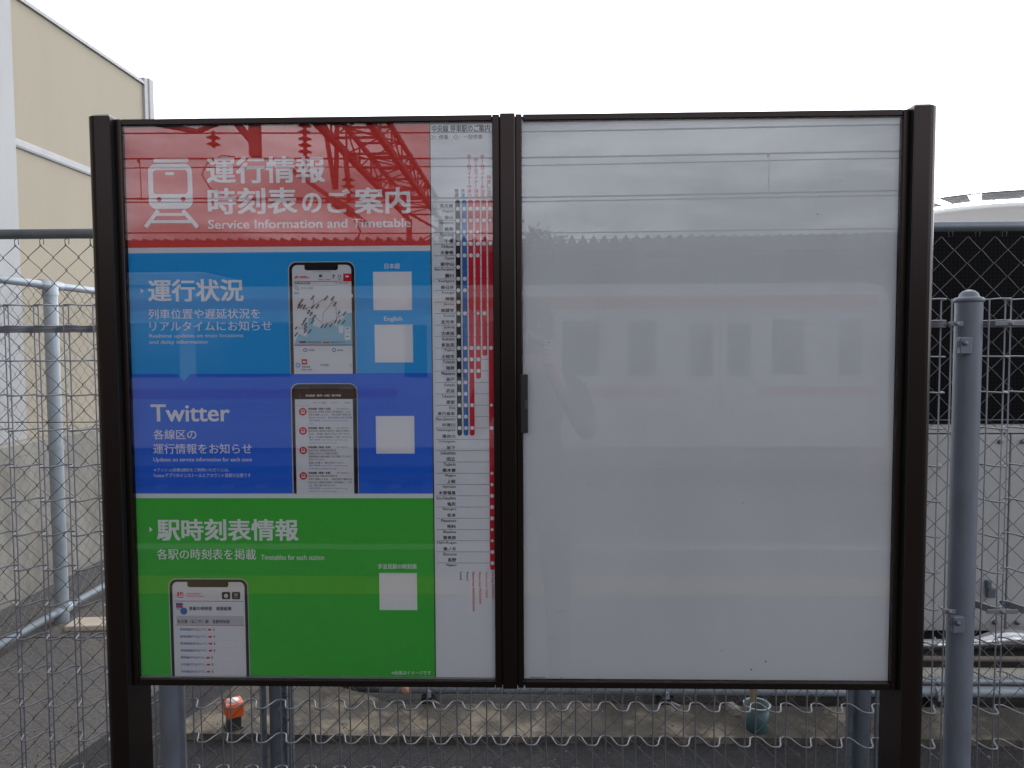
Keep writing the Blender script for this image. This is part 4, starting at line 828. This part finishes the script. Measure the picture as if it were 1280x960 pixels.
# distant tree and house beyond the canopy
tt = thing('broadleaf_tree', 'dark green tree above the far canopy, mirrored beside the centre post', 'tree', (.3, -39, -.5))
b = MB(); b.tube([(.3, -39, -.5), (.35, -39, 3), (.2, -39.1, 6)], .2, 'bark', 8, rs=[.28, .2, .1])
for k in range(7): a_ = k * .9; b.tube([(.3, -39, 3 + k * .35), (.3 + 1.3 * math.cos(a_), -39 + 1.3 * math.sin(a_), 4.8 + k * .4)], .06, 'bark', 5)
b.build('trunk', tt)
b = MB(); rn = random.Random(3)
for _ in range(46):
    u = rn.uniform(0, 6.28); rr = rn.uniform(.2, 1.9); c0 = Vector((.3 + rr * math.cos(u), -39 + rr * math.sin(u), rn.uniform(4.2, 8.0) - rr * .5))
    for _ in range(55):
        p = c0 + Vector((rn.gauss(0, .32), rn.gauss(0, .32), rn.gauss(0, .26))); e = Vector((rn.uniform(-1, 1), rn.uniform(-1, 1), rn.uniform(-1, 1))).normalized() * .12; f = e.cross(Vector((rn.uniform(-1, 1), rn.uniform(-1, 1), .3))).normalized() * .07
        b.add([p - e, p + f, p + e, p - f], [(0, 1, 2, 3)], 'leaf')
b.build('crown', tt)
hs_ = thing('tiled_house', 'house with grey tiled roof above the far canopy, mirrored near the right post', 'house', (16, -35, -.5))
b = MB(); b.box((14.4, -38, -.5), (19, -33, 5.2), 'stucco'); b.build('wall', hs_)
b = MB(); b.prism([(-38.5, 5.2), (-32.5, 5.2), (-32.5, 5.3), (-35.5, 6.75), (-38.5, 5.3)], 0, 13.9, 19.5, 'roof_tile'); b.prism([(-35.8, 6.7), (-35.2, 6.7), (-35.2, 6.95), (-35.8, 6.95)], 0, 16.3, 19.3, 'roof_tile'); b.build('roof', hs_)
# the photographer on the platform
pp = MB()
def person():
    J = {'pel': (.04, -1.80, .95), 'spn': (.04, -1.79, 1.12), 'chs': (.04, -1.77, 1.30), 'nk0': (.04, -1.75, 1.43), 'nk1': (.04, -1.725, 1.49), 'hd0': (.04, -1.69, 1.555), 'hd1': (.04, -1.70, 1.63), 'hd2': (.04, -1.71, 1.69)}
    Rr = {'pel': .145, 'spn': .135, 'chs': .15, 'nk0': .075, 'nk1': .058, 'hd0': .074, 'hd1': .088, 'hd2': .062}
    E = [('pel', 'spn'), ('spn', 'chs'), ('chs', 'nk0'), ('nk0', 'nk1'), ('nk1', 'hd0'), ('hd0', 'hd1'), ('hd1', 'hd2')]
    for s, t in ((-1, 'l'), (1, 'r')):
        pts = [('sh', (.04 + s * .185, -1.77, 1.38), .068), ('el', (.04 + s * .235, -1.60, 1.19), .046), ('wr', (.04 + s * .095, -1.475, 1.43), .030), ('hp', (.04 + s * .10, -1.80, .90), .10), ('kn', (.04 + s * .115, -1.78, .50), .062), ('an', (.04 + s * .12, -1.81, .09), .042), ('to', (.04 + s * .135, -1.66, .04), .038)]
        for nme, p, r in pts: J[nme + t] = p; Rr[nme + t] = r
        E += [('chs', 'sh' + t), ('sh' + t, 'el' + t), ('el' + t, 'wr' + t), ('pel', 'hp' + t), ('hp' + t, 'kn' + t), ('kn' + t, 'an' + t), ('an' + t, 'to' + t)]
        for k in range(4):
            b0 = (.04 + s * (.082 - .004 * k), -1.452 + .006 * k, 1.475 + .018 * k); m1 = (.04 + s * (.070), -1.425, 1.487 + .018 * k); m2 = (.04 + s * .046, -1.418, 1.49 + .016 * k)
            for j, (p, r) in enumerate(((b0, .013), (m1, .0095), (m2, .008))): J[f'f{k}{j}{t}'] = p; Rr[f'f{k}{j}{t}'] = r
            E += [('wr' + t, f'f{k}0{t}'), (f'f{k}0{t}', f'f{k}1{t}'), (f'f{k}1{t}', f'f{k}2{t}')]
        for j, (p, r) in enumerate((((.04 + s * .07, -1.49, 1.47), .013), ((.04 + s * .05, -1.478, 1.495), .0095))): J[f't{j}{t}'] = p; Rr[f't{j}{t}'] = r
        E += [('wr' + t, f't0{t}'), (f't0{t}', f't1{t}')]
    ks = list(J); me = bpy.data.meshes.new('person'); base = Vector((.04, -1.78, 0))
    me.from_pydata([Vector(J[k]) - base for k in ks], [(ks.index(a_), ks.index(c_)) for a_, c_ in E], [])
    o = bpy.data.objects.new('person_form', me); C.objects.link(o)
    sk = o.modifiers.new('skin', 'SKIN'); sk.use_smooth_shade = True
    for k, d in zip(ks, me.skin_vertices[0].data): d.radius = (Rr[k], Rr[k] * (.72 if k in ('pel', 'spn', 'chs') else 1)); d.use_root = k == 'pel'
    sb = o.modifiers.new('sub', 'SUBSURF'); sb.levels = sb.render_levels = 2
    m2 = bpy.data.meshes.new_from_object(o.evaluated_get(bpy.context.evaluated_depsgraph_get())); bpy.data.objects.remove(o)
    for q in ('skin', 'shirt', 'trousers', 'rubber'): m2.materials.append(M[q])
    for p in m2.polygons:
        z, y, x = p.center.z, p.center.y, abs(p.center.x)
        p.material_index = 3 if z < .09 else 2 if z < .93 and x < .22 else 0 if z > 1.45 or (y > .31 and z > 1.2) else 1
    ob = bpy.data.objects.new('person', m2); C.objects.link(ob); ob.location = base; ob['base'] = list(base)
    tag(ob, 'standing photographer in dark jacket holding a small camera, dimly mirrored in the pane', 'person')
    h = MB(); pf = [(.0001, .115), (.05, .108), (.082, .075), (.098, .02), (.096, -.03), (.085, -.06)]
    h.lathe(pf, (.04, -1.718, 1.635), 'hair', 24); h.build('hair', ob)
    f = MB(); f.lathe([(.0001, .016), (.010, .012), (.015, -.004), (.0001, -.02)], (.04, -1.606, 1.60), 'skin', 10)
    for s in (-1, 1): f.lathe([(.0001, .011), (.011, 0), (.0001, -.011)], (.04 + s * .033, -1.612, 1.632), 'litter', 10); f.lathe([(.0001, .028), (.014, .01), (.010, -.02), (.0001, -.03)], (.04 + s * .090, -1.70, 1.61), 'skin', 8)
    f.box((.018, -1.622, 1.562), (.062, -1.610, 1.570), 'porcelain', bev=.003); f.build('face', ob)
    c = thing('compact_camera', 'small black camera held up by the photographer, mirrored in the pane', 'camera', (.04, -1.41, 1.5))
    k = MB(); k.box((-.012, -1.432, 1.515), (.092, -1.405, 1.575), 'black_plastic', bev=.005); k.build('camera_body', c)
    k = MB(); k.tube([(.04, -1.405, 1.545), (.04, -1.386, 1.545)], .024, 'black_plastic', 20); k.build('lens', c)
person()
